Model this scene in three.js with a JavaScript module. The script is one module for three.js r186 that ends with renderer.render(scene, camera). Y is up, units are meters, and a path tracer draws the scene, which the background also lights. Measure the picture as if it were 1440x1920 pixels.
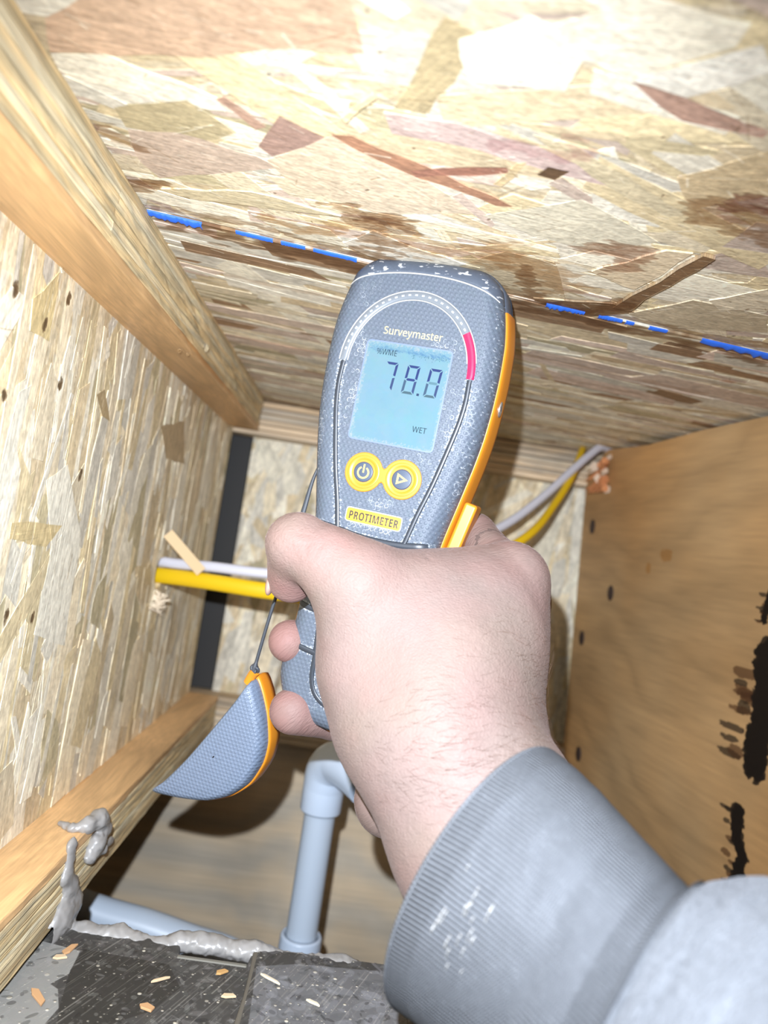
import * as THREE from 'three';
import { mergeGeometries, mergeVertices } from 'three/addons/utils/BufferGeometryUtils.js';
import { RoundedBoxGeometry } from 'three/addons/geometries/RoundedBoxGeometry.js';

// ---------------------------------------------------------------- camera, light, exposure
const scene = new THREE.Scene();
scene.background = new THREE.Color(0x000000);
const camera = new THREE.PerspectiveCamera(69.42, 0.75, 0.01, 20);
camera.rotation.order = 'YXZ';
camera.rotation.set(0.0542, -0.0243, 0.1524);
camera.focus = 0.352;
camera.userData.fStop = 7.0;
scene.add(camera);
const renderer = new THREE.WebGLRenderer({ antialias: true });
renderer.toneMapping = THREE.LinearToneMapping;
renderer.toneMappingExposure = 1.0;
renderer.shadowMap.enabled = true;
// the flash of the phone that takes the picture: a small LED above and to the left of its lens
const flash = new THREE.SpotLight(0xeaf2ff, 1.88, 0, 0.97, 1, 2);
flash.position.set(-0.0205, 0.0345, 0.004);
flash.target.position.set(0.02, -0.16, -0.8);
flash.castShadow = true; flash.shadow.radius = 0.13; flash.shadow.mapSize.set(2048, 2048); flash.shadow.camera.near = 0.02; flash.shadow.camera.far = 3;
scene.add(flash, flash.target);

// ---------------------------------------------------------------- helpers
const rng = (s) => () => { s |= 0; s = s + 0x6D2B79F5 | 0; let t = Math.imul(s ^ s >>> 15, 1 | s); t = t + Math.imul(t ^ t >>> 7, 61 | t) ^ t; return ((t ^ t >>> 14) >>> 0) / 4294967296; };
const clamp = (x, a = 0, b = 1) => Math.min(b, Math.max(a, x)), mix = (a, b, t) => a + (b - a) * t, sstep = (a, b, x) => { const t = clamp((x - a) / (b - a)); return t * t * (3 - 2 * t); };
const hash3 = (x, y, z) => { let h = Math.imul(x, 374761393) + Math.imul(y, 668265263) + Math.imul(z, 2147483647 ^ 0x5bd1e995) | 0; h = Math.imul(h ^ h >>> 13, 1274126177); return ((h ^ h >>> 16) >>> 0) / 4294967296; };
function noise3(x, y, z) {
  const xi = Math.floor(x), yi = Math.floor(y), zi = Math.floor(z), u = x - xi, v = y - yi, w = z - zi;
  const a = u * u * (3 - 2 * u), b = v * v * (3 - 2 * v), c = w * w * (3 - 2 * w);
  const L = (k) => mix(mix(hash3(xi, yi, zi + k), hash3(xi + 1, yi, zi + k), a), mix(hash3(xi, yi + 1, zi + k), hash3(xi + 1, yi + 1, zi + k), a), b);
  return mix(L(0), L(1), c);
}
const fbm = (x, y, z = 0, o = 4) => { let s = 0, a = 0.5, t = 0; for (let i = 0; i < o; i++) { s += a * noise3(x, y, z + i * 17); t += a; x *= 2.03; y *= 2.03; z *= 2.03; a *= 0.5; } return s / t; };
const canvas = (w, h) => { const c = document.createElement('canvas'); c.width = w; c.height = h; return [c, c.getContext('2d')]; };
const rgb = (c, a = 1) => `rgba(${c[0] | 0},${c[1] | 0},${c[2] | 0},${a})`;
const tint = (c, k) => c.map((v) => clamp(v * k, 0, 255));
const tex = (c, srgb = true) => { const t = new THREE.CanvasTexture(c); if (srgb) t.colorSpace = THREE.SRGBColorSpace; t.wrapS = t.wrapT = THREE.RepeatWrapping; t.magFilter = THREE.LinearFilter; t.anisotropy = 8; return t; };
function pixelTex(w, h, fn, srgb = true) {            // fn(x, y) -> [r, g, b] 0..255
  const d = new Uint8Array(w * h * 4);
  for (let y = 0, i = 0; y < h; y++) for (let x = 0; x < w; x++, i += 4) { const c = fn(x, y); d[i] = clamp(c[0], 0, 255); d[i + 1] = clamp(c[1], 0, 255); d[i + 2] = clamp(c[2], 0, 255); d[i + 3] = 255; }
  const t = new THREE.DataTexture(d, w, h); if (srgb) t.colorSpace = THREE.SRGBColorSpace; t.wrapS = t.wrapT = THREE.RepeatWrapping; t.magFilter = THREE.LinearFilter; t.needsUpdate = true; return t;
}
const M = (o) => new THREE.MeshPhysicalMaterial({ roughness: 0.7, ...o });
const V = (a) => new THREE.Vector3(...a);
const used = new Map();
const numbered = (n) => { const k = used.get(n) ?? 0; used.set(n, k + 1); return k ? `${n}_${String(k).padStart(3, '0')}` : n; };
const lit = (m) => { m.castShadow = m.receiveShadow = true; return m; };
function part(name, geo, mat, parent) { const m = lit(new THREE.Mesh(geo, mat)); m.name = name; parent.add(m); return m; }
function tag(o, label, category, group) { o.userData.label = label; o.userData.category = category; if (group) o.userData.group = group; return o; }
function thing(name, label, category, pos = [0, 0, 0], group) { const g = new THREE.Group(); g.name = numbered(name); g.position.set(...pos); scene.add(g); return tag(g, label, category, group); }
function solo(name, geo, mat, label, category, group) { const m = part(numbered(name), geo, mat, scene); return tag(m, label, category, group); }
function structure(name, label) { const g = new THREE.Group(); g.name = name; g.userData.kind = 'structure'; g.userData.label = label; g.userData.category = name.split('_')[0]; scene.add(g); return g; }
function geom(pos, idx, uv, col) {
  const g = new THREE.BufferGeometry(); g.setAttribute('position', new THREE.Float32BufferAttribute(pos, 3));
  g.setAttribute('uv', new THREE.Float32BufferAttribute(uv ?? new Array(pos.length / 3 * 2).fill(0), 2));
  if (col) g.setAttribute('color', new THREE.Float32BufferAttribute(col, 3));
  g.setIndex(idx); g.computeVertexNormals(); return g;
}
function frame(o, origin, ax, ay) {                    // places an object so that its x, y run along ax, ay
  const x = V(ax).normalize(), y = V(ay); y.addScaledVector(x, -x.dot(y)).normalize();
  const m = new THREE.Matrix4().makeBasis(x, y, new THREE.Vector3().crossVectors(x, y)); m.setPosition(...origin);
  m.decompose(o.position, o.quaternion, o.scale); return o;
}
function gridGeo(nu, nv, fn, closeU = false) {         // fn(u, v) -> [x, y, z, uvx, uvy]
  const pos = [], uv = [], idx = [];
  for (let j = 0; j <= nv; j++) for (let i = 0; i <= nu; i++) { const p = fn(i / nu, j / nv); pos.push(p[0], p[1], p[2]); uv.push(p[3] ?? i / nu, p[4] ?? j / nv); }
  for (let j = 0; j < nv; j++) for (let i = 0; i < nu; i++) { const a = j * (nu + 1) + i, b = a + 1, c = a + nu + 1, d = c + 1; idx.push(a, b, d, a, d, c); }
  const g = geom(pos, idx, uv);
  if (closeU) { const n = g.attributes.normal; for (let j = 0; j <= nv; j++) { const a = j * (nu + 1), b = a + nu; const v = new THREE.Vector3(n.getX(a) + n.getX(b), n.getY(a) + n.getY(b), n.getZ(a) + n.getZ(b)).normalize(); n.setXYZ(a, v.x, v.y, v.z); n.setXYZ(b, v.x, v.y, v.z); } }
  return g;
}
function sweep(points, rx, ry, seg = 40, sides = 16, up = [0, 1, 0], caps = true) {   // an elliptical tube; rx, ry: numbers or functions of t
  const curve = new THREE.CatmullRomCurve3(points.map(V)), fr = [];
  const A = typeof rx === 'function' ? rx : () => rx, B = typeof ry === 'function' ? ry : () => ry;
  for (let j = 0; j <= seg; j++) { const t = j / seg, p = curve.getPointAt(t), d = curve.getTangentAt(t), s = new THREE.Vector3().crossVectors(d, V(up)).normalize(), n = new THREE.Vector3().crossVectors(s, d).normalize(); fr.push({ t, p, s, n }); }
  const L = curve.getLength();
  const g = gridGeo(sides, seg, (u, v) => { const f = fr[Math.round(v * seg)], a = -u * Math.PI * 2, c = Math.cos(a) * A(f.t), s = Math.sin(a) * B(f.t); return [f.p.x + f.s.x * c + f.n.x * s, f.p.y + f.s.y * c + f.n.y * s, f.p.z + f.s.z * c + f.n.z * s, u, f.t * L]; }, true);
  if (!caps) return g;
  const cap = (f, k) => { const pos = [f.p.x, f.p.y, f.p.z], idx = [], uv = [0, 0]; for (let i = 0; i <= sides; i++) { const a = -i / sides * Math.PI * 2, c = Math.cos(a) * A(f.t), s = Math.sin(a) * B(f.t); pos.push(f.p.x + f.s.x * c + f.n.x * s, f.p.y + f.s.y * c + f.n.y * s, f.p.z + f.s.z * c + f.n.z * s); uv.push(0, 0); if (i) k ? idx.push(0, i, i + 1) : idx.push(0, i + 1, i); } return geom(pos, idx, uv); };
  return mergeGeometries([g, cap(fr[0], 0), cap(fr[seg], 1)]);
}
// signed distances and a surface-nets mesher for bodies and blobs
const smin = (a, b, k) => { const h = Math.max(k - Math.abs(a - b), 0) / k; return Math.min(a, b) - h * h * k * 0.25; };
function cone(p, a, b, ra, rb) { const bx = b[0] - a[0], by = b[1] - a[1], bz = b[2] - a[2], px = p[0] - a[0], py = p[1] - a[1], pz = p[2] - a[2]; const h = clamp((px * bx + py * by + pz * bz) / (bx * bx + by * by + bz * bz + 1e-12)); const x = px - bx * h, y = py - by * h, z = pz - bz * h; return Math.sqrt(x * x + y * y + z * z) - (ra + (rb - ra) * h); }
function nets(sdf, lo, hi, cell) {
  const n = [0, 1, 2].map((i) => Math.ceil((hi[i] - lo[i]) / cell) + 1), [nx, ny, nz] = n, F = new Float32Array(nx * ny * nz), at = (i, j, k) => (k * ny + j) * nx + i;
  for (let k = 0; k < nz; k++) for (let j = 0; j < ny; j++) for (let i = 0; i < nx; i++) F[at(i, j, k)] = sdf([lo[0] + i * cell, lo[1] + j * cell, lo[2] + k * cell]);
  const id = new Int32Array(nx * ny * nz).fill(-1), pos = [], idx = [];
  const E = [[0, 1], [2, 3], [4, 5], [6, 7], [0, 2], [1, 3], [4, 6], [5, 7], [0, 4], [1, 5], [2, 6], [3, 7]], O = [...Array(8).keys()].map((c) => [c & 1, c >> 1 & 1, c >> 2]);
  for (let k = 0; k < nz - 1; k++) for (let j = 0; j < ny - 1; j++) for (let i = 0; i < nx - 1; i++) {
    const f = O.map((o) => F[at(i + o[0], j + o[1], k + o[2])]); let m = 0; for (let c = 0; c < 8; c++) if (f[c] < 0) m |= 1 << c; if (!m || m === 255) continue;
    let x = 0, y = 0, z = 0, q = 0;
    for (const [a, b] of E) if ((f[a] < 0) !== (f[b] < 0)) { const t = f[a] / (f[a] - f[b]); x += mix(O[a][0], O[b][0], t); y += mix(O[a][1], O[b][1], t); z += mix(O[a][2], O[b][2], t); q++; }
    id[at(i, j, k)] = pos.length / 3; pos.push(lo[0] + (i + x / q) * cell, lo[1] + (j + y / q) * cell, lo[2] + (k + z / q) * cell);
  }
  const quad = (a, b, c, d, flip) => { if (a < 0 || b < 0 || c < 0 || d < 0) return; flip ? idx.push(a, d, c, a, c, b) : idx.push(a, b, c, a, c, d); };
  for (let k = 1; k < nz - 1; k++) for (let j = 1; j < ny - 1; j++) for (let i = 1; i < nx - 1; i++) {
    const s = F[at(i, j, k)] < 0;
    if (s !== F[at(i + 1, j, k)] < 0) quad(id[at(i, j - 1, k - 1)], id[at(i, j, k - 1)], id[at(i, j, k)], id[at(i, j - 1, k)], !s);
    if (s !== F[at(i, j + 1, k)] < 0) quad(id[at(i - 1, j, k - 1)], id[at(i - 1, j, k)], id[at(i, j, k)], id[at(i, j, k - 1)], !s);
    if (s !== F[at(i, j, k + 1)] < 0) quad(id[at(i - 1, j - 1, k)], id[at(i, j - 1, k)], id[at(i, j, k)], id[at(i - 1, j, k)], !s);
  }
  const nor = [], e = cell * 0.6;
  for (let v = 0; v < pos.length; v += 3) {
    for (let it = 0; it < 2; it++) {
      const p = [pos[v], pos[v + 1], pos[v + 2]], g = [0, 1, 2].map((c) => { const a = p.slice(), b = p.slice(); a[c] += e; b[c] -= e; return sdf(a) - sdf(b); }), l = Math.hypot(...g) || 1;
      if (it === 0) { const d = clamp(sdf(p), -cell, cell); for (let c = 0; c < 3; c++) pos[v + c] -= g[c] / l * d; } else nor.push(g[0] / l, g[1] / l, g[2] / l);
    }
  }
  const g = new THREE.BufferGeometry(); g.setAttribute('position', new THREE.Float32BufferAttribute(pos, 3)); g.setAttribute('normal', new THREE.Float32BufferAttribute(nor, 3)); g.setIndex(idx); return g;
}
const box = (x0, x1, y0, y1, z0, z1, r = 0) => { const g = r ? new RoundedBoxGeometry(x1 - x0, y1 - y0, z1 - z0, 2, r) : new THREE.BoxGeometry(x1 - x0, y1 - y0, z1 - z0); g.translate((x0 + x1) / 2, (y0 + y1) / 2, (z0 + z1) / 2); return g; };
function boxUV(g, s = 1) { const p = g.attributes.position, n = g.attributes.normal, u = []; for (let i = 0; i < p.count; i++) { const a = [Math.abs(n.getX(i)), Math.abs(n.getY(i)), Math.abs(n.getZ(i))], x = p.getX(i), y = p.getY(i), z = p.getZ(i); if (a[0] >= a[1] && a[0] >= a[2]) u.push(z * s, y * s); else if (a[1] >= a[2]) u.push(z * s, x * s); else u.push(x * s, y * s); } g.setAttribute('uv', new THREE.Float32BufferAttribute(u, 2)); return g; }

// ---------------------------------------------------------------- wood: strand boards and lumber
const WOOD = { cream: [224, 209, 178], pale: [234, 225, 202], tan: [206, 187, 152], straw: [216, 198, 158], pink: [206, 186, 168], red: [184, 150, 124], olive: [192, 179, 144], brown: [152, 122, 92], dark: [108, 82, 58], grey: [214, 207, 189] };
function paintStrand(g, pts, dir, col, R) {          // the wood of one strand in canvas pixels: its colour, with lighter and darker grain fibres spread evenly all over it
  g.save(); g.beginPath(); pts.forEach((p, i) => (i ? g.lineTo(...p) : g.moveTo(...p))); g.closePath(); g.fillStyle = rgb(col); g.fill(); g.clip();
  let cx = 0, cy = 0; pts.forEach((p) => { cx += p[0] / pts.length; cy += p[1] / pts.length; });
  let R1 = 0; pts.forEach((p) => { R1 = Math.max(R1, Math.hypot(p[0] - cx, p[1] - cy)); });
  const dx = Math.cos(dir), dy = Math.sin(dir), n = Math.min(160, R1 * 0.55 | 0);
  for (let i = 0; i < n; i++) {
    const o = (R() - 0.5) * 2 * R1, s = (R() - 0.5) * 2 * R1, l = R1 * (0.15 + R() * 0.7), w = (R() - 0.5) * 3, k = R() < 0.5 ? 0.82 + R() * 0.14 : 1.05 + R() * 0.1;
    g.strokeStyle = rgb(tint(col, k), 0.25 + R() * 0.4); g.lineWidth = 0.6 + R() * 2.2;
    g.beginPath(); g.moveTo(cx - dy * o + dx * (s - l), cy + dx * o + dy * (s - l)); g.lineTo(cx - dy * (o + w) + dx * (s + l), cy + dx * (o + w) + dy * (s + l)); g.stroke();
  }
  for (let i = 0; i < Math.min(240, n * 4); i++) { const x = cx + (R() - 0.5) * 2 * R1, y = cy + (R() - 0.5) * 2 * R1, l = 2 + R() * 9; g.strokeStyle = rgb(tint(col, R() < 0.55 ? 0.66 + R() * 0.2 : 1.16), 0.34); g.lineWidth = 0.7 + R() * 1.1; g.beginPath(); g.moveTo(x, y); g.lineTo(x + dx * l, y + dy * l); g.stroke(); }
  g.restore();
}
function strandPoly(cx, cy, L, W, a, R) {
  const c = Math.cos(a), s = Math.sin(a), sk = (R() - 0.5) * W * 1.4, sk2 = (R() - 0.5) * W * 1.4, tap = 0.6 + R() * 0.4;
  const q = [[-L / 2, -W / 2], [-L * 0.1, -W / 2 * (0.9 + R() * 0.2)], [L / 2 + sk, -W / 2 * tap], [L / 2 - sk * 0.4, W / 2 * tap], [L * 0.1, W / 2 * (0.88 + R() * 0.24)], [-L / 2 - sk2, W / 2]];
  return q.map(([x, y]) => [cx + x * c - y * s, cy + x * s + y * c]);
}
function ragged(pts, R, step = 0.011, amp = 0.0011) {      // torn, uneven edges
  const out = []; pts.forEach((p, i) => { const q = pts[(i + 1) % pts.length], d = Math.hypot(q[0] - p[0], q[1] - p[1]), n = Math.min(4, Math.max(1, Math.round(d / step))); for (let k = 0; k < n; k++) { const t = (k + (k ? (R() - 0.5) * 0.5 : 0)) / n, a = k ? amp * (R() - 0.5) * 2 : 0; out.push([mix(p[0], q[0], t) - (q[1] - p[1]) / d * a, mix(p[1], q[1], t) + (q[0] - p[0]) / d * a]); } }); return out;
}
const inside = (p, poly) => { let c = false; for (let i = 0, j = poly.length - 1; i < poly.length; j = i++) { const a = poly[i], b = poly[j]; if ((a[1] > p[1]) !== (b[1] > p[1]) && p[0] < (b[0] - a[0]) * (p[1] - a[1]) / (b[1] - a[1]) + a[0]) c = !c; } return c; };
// a strand board in its own plane (x, y; z towards the viewer of its face): board mesh with its strands as children
function strandBoard(parent, o) {
  const R = rng(o.seed), [x0, y0, x1, y1] = o.rect, px = o.px / (x1 - x0), W = o.px, Hh = Math.round((y1 - y0) * px);
  const [c, g] = canvas(W, Hh), toPx = ([x, y]) => [(x - x0) * px, (y1 - y) * px];
  g.fillStyle = rgb(WOOD.tan); g.fillRect(0, 0, W, Hh);
  for (let i = 0; i < 5200; i++) { const p = [R() * W, R() * Hh], l = (0.004 + R() * 0.03) * px, an = -(o.angle + (R() + R() - 1) * o.spread * 1.4), q = Object.values(WOOD)[(R() * 4) | 0]; g.strokeStyle = rgb(tint(q, 0.86 + R() * 0.22), 0.5); g.lineWidth = 1 + R() * 0.004 * px; g.beginPath(); g.moveTo(...p); g.lineTo(p[0] + Math.cos(an) * l, p[1] + Math.sin(an) * l); g.stroke(); }
  const list = [], pick = () => { let r = R() * o.mix.reduce((s, m) => s + m[1], 0); for (const [n, w] of o.mix) { if ((r -= w) < 0) return WOOD[n]; } return WOOD.tan; };
  for (let i = 0; i < o.count; i++) {
    const a = o.angle + (R() + R() + R() - 1.5) / 1.5 * o.spread + (R() < o.stray ? (R() - 0.5) * 2 : 0), L = o.len[0] + Math.pow(R(), 1.6) * (o.len[1] - o.len[0]), w = o.wid[0] + Math.pow(R(), 1.8) * (o.wid[1] - o.wid[0]);
    const cx = x0 + R() * (x1 - x0), cy = y0 + R() * (y1 - y0), pts = ragged(strandPoly(cx, cy, L, w, a, R), R, 0.013, 0.0006), col = tint(pick(), 0.92 + R() * 0.16);
    list.push({ pts, a, col, bare: pts.some((p) => !inside(p, o.poly)), hole: (o.holes ?? []).some(([hx, hy, hr]) => Math.hypot(cx - hx, cy - hy) < hr + L * 0.5) });
  }
  for (const s of o.fixed ?? []) { const ps = ragged(s.pts, R), a = s.a ?? Math.atan2(ps[1][1] - ps[0][1], ps[1][0] - ps[0][0]); list.push({ pts: ps, a, col: Array.isArray(s.col) ? s.col : WOOD[s.col], fixed: true, lift: s.lift }); }
  list.forEach((s) => paintStrand(g, s.pts.map(toPx), -s.a, s.col, R));
  for (let i = 0; i < (o.fibres ?? 3600); i++) { const p = [R() * W, R() * Hh], l = (0.001 + R() * R() * 0.018) * px, an = -(o.angle + (R() + R() - 1) * o.spread * 1.5 + (R() < 0.1 ? R() * 3 : 0)), dk = R() < 0.35; g.strokeStyle = rgb(dk ? [120, 92, 62] : [244, 236, 214], dk ? 0.12 + R() * 0.22 : 0.2 + R() * 0.4); g.lineWidth = 0.6 + R() * R() * 0.0011 * px; g.beginPath(); g.moveTo(...p); g.quadraticCurveTo(p[0] + Math.cos(an) * l * 0.5 + (R() - 0.5) * l * 0.14, p[1] + Math.sin(an) * l * 0.5 + (R() - 0.5) * l * 0.14, p[0] + Math.cos(an) * l, p[1] + Math.sin(an) * l); g.stroke(); }
  o.paint?.(g, toPx, px, R);
  { // fibre mottling of the wood, then water stains with ragged outlines
    const T = mottle(), im = g.getImageData(0, 0, W, Hh), d = im.data, ca = Math.cos(-o.angle), sa = Math.sin(-o.angle);
    for (let y = 0, i = 0; y < Hh; y++) for (let x = 0; x < W; x++, i += 4) { const u = (x * ca + y * sa) * 0.42, v = (-x * sa + y * ca) * 1.7, k = 1 + 0.17 * (T[(v & 511) * 512 + (u & 511)] - 0.5) + 0.13 * (T[((y * 0.9) & 511) * 512 + ((x * 0.9) & 511)] - 0.5); d[i] *= k; d[i + 1] *= k * 0.998; d[i + 2] *= k * 0.99; }
    for (const s of o.stains ?? []) {
      const L = s.line.map(toPx), w = s.wide * px, xs = L.map((p) => p[0]), ys = L.map((p) => p[1]), seed = L[0][0] | 0;
      for (let y = Math.max(0, Math.min(...ys) - 2 * w | 0); y < Math.min(Hh, Math.max(...ys) + 2 * w); y++) for (let x = Math.max(0, Math.min(...xs) - 2 * w | 0); x < Math.min(W, Math.max(...xs) + 2 * w); x++) {
        let q = 1e9; for (let k = 0; k + 1 < L.length; k++) { const ax = L[k][0], ay = L[k][1], bx = L[k + 1][0] - ax, by = L[k + 1][1] - ay, h = clamp(((x - ax) * bx + (y - ay) * by) / (bx * bx + by * by)); q = Math.min(q, Math.hypot(x - ax - bx * h, y - ay - by * h)); }
        const m = 1 - q / w + (fbm(x / 34, y / 13, seed, 3) - 0.5) * 2.3, e = sstep(0.12, 0.34, m) * s.dark * (0.55 + 0.6 * T[((y * 2) & 511) * 512 + ((x >> 1) & 511)]) * (0.7 + 0.3 * sstep(0.3, 0.9, m)); if (e < 0.01) continue;
        const i = (y * W + x) * 4, c = s.col ?? [96, 66, 38]; for (let j = 0; j < 3; j++) d[i + j] = mix(d[i + j], c[j] * (0.7 + d[i + j] / 430), Math.min(0.95, e));
      }
    }
    g.putImageData(im, 0, 0);
  }
  const [bc, bg] = canvas(W / 2, Hh / 2 | 0); bg.drawImage(c, 0, 0, W / 2, Hh / 2 | 0);
  const map = tex(c), bump = tex(bc, false), mat = M({ map, bumpMap: bump, bumpScale: o.bump ?? 0.0006, roughness: o.rough ?? 0.62, specularIntensity: 0.6 });
  const uvOf = (x, y) => [(x - x0) / (x1 - x0), (y - y0) / (y1 - y0)];
  const sh = new THREE.Shape(o.poly.map(([x, y]) => new THREE.Vector2(x, y))); for (const [hx, hy, hr] of o.holes ?? []) { const p = new THREE.Path(); p.absarc(hx, hy, hr, 0, 7, true); sh.holes.push(p); }
  const bgeo = new THREE.ExtrudeGeometry(sh, { depth: o.thick, bevelEnabled: false, curveSegments: 24 }); bgeo.translate(0, 0, -o.thick);
  { const p = bgeo.attributes.position, u = bgeo.attributes.uv; for (let i = 0; i < p.count; i++) u.setXY(i, ...uvOf(p.getX(i), p.getY(i))); }
  const board = part(o.name, bgeo, mat, parent); if (o.label) board.userData.label = o.label;
  frame(board, o.origin, o.ax, o.ay);
  const N = list.length, plate = (s, i) => {
    const t = THREE.ShapeUtils.triangulateShape(s.pts.map((p) => new THREE.Vector2(...p)), []), h = 0.00006 + 0.0004 * (i / N) + R() * 0.0001 + (s.lift ?? 0), pos = [], uv = [], idx = [], n = s.pts.length, area = THREE.ShapeUtils.area(s.pts.map((p) => new THREE.Vector2(...p)));
    const hs = s.pts.map(() => h * (0.8 + R() * 0.4));
    s.pts.forEach((p, k) => { pos.push(p[0], p[1], hs[k]); uv.push(...uvOf(...p)); }); t.forEach((f) => idx.push(...f));
    s.pts.forEach((p, k) => { const q = s.pts[(k + 1) % n], b = pos.length / 3; pos.push(...p, hs[k], ...q, hs[(k + 1) % n], ...q, -0.0003, ...p, -0.0003); uv.push(...uvOf(...p), ...uvOf(...q), ...uvOf(...q), ...uvOf(...p)); area > 0 ? idx.push(b, b + 2, b + 1, b, b + 3, b + 2) : idx.push(b, b + 1, b + 2, b, b + 2, b + 3); });
    return geom(pos, idx, uv);
  };
  const ok = list.map((s, i) => [s, i]).filter(([s]) => !(s.bare && !s.fixed) && !s.hole), cut = Math.max(0, ok.length - (o.single ?? 290)), under = ok.slice(0, cut).map(([s, i]) => plate(s, i));
  if (under.length) { const m = part('strand_layer', mergeGeometries(under), mat, board); m.userData.kind = 'stuff'; }
  ok.slice(cut).forEach(([s, i]) => part('strand', plate(s, i), mat, board));
  return board;
}
let mottleTile; function mottle() { if (!mottleTile) { mottleTile = new Float32Array(512 * 512); for (let y = 0, i = 0; y < 512; y++) for (let x = 0; x < 512; x++, i++) mottleTile[i] = clamp(0.5 + 1.5 * (0.5 * noise3(x / 5, y / 5, 3) + 0.3 * noise3(x / 17, y / 17, 9) + 0.2 * noise3(x / 2, y / 2, 5) - 0.5)); } return mottleTile; }
// lumber grain, tiling, x along the grain; size in metres w x h
function grainTex(w, h, base, o) {
  const f = o.f ?? 1;
  return pixelTex(w, h, (x, y) => {
    const u = x / w, v = y / h, wrap = Math.sin(u * Math.PI * 2), wob = fbm(wrap * 1.2 + 3, v * 3, o.seed) * (o.wave ?? 0.1), a = (v + wob) * (o.lines ?? 30);
    const band = 0.5 + 0.5 * Math.sin(a * 6.283 + 5 * fbm(wrap * 2, v * 7, o.seed + 5)), fine = fbm(u * 14 * f, v * 260 * f, o.seed + 9, 3), blot = fbm(wrap * 2 + 9, v * 4 + u, o.seed + 21);
    const k = 1 + (o.band ?? 0.12) * (band - 0.5) + (o.fine ?? 0.25) * (fine - 0.5) + (o.blot ?? 0.2) * (blot - 0.5);
    return [base[0] * k, base[1] * k * (1 - 0.04 * (band - 0.5)), base[2] * k * (1 - 0.1 * (band - 0.5))];
  });
}
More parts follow.
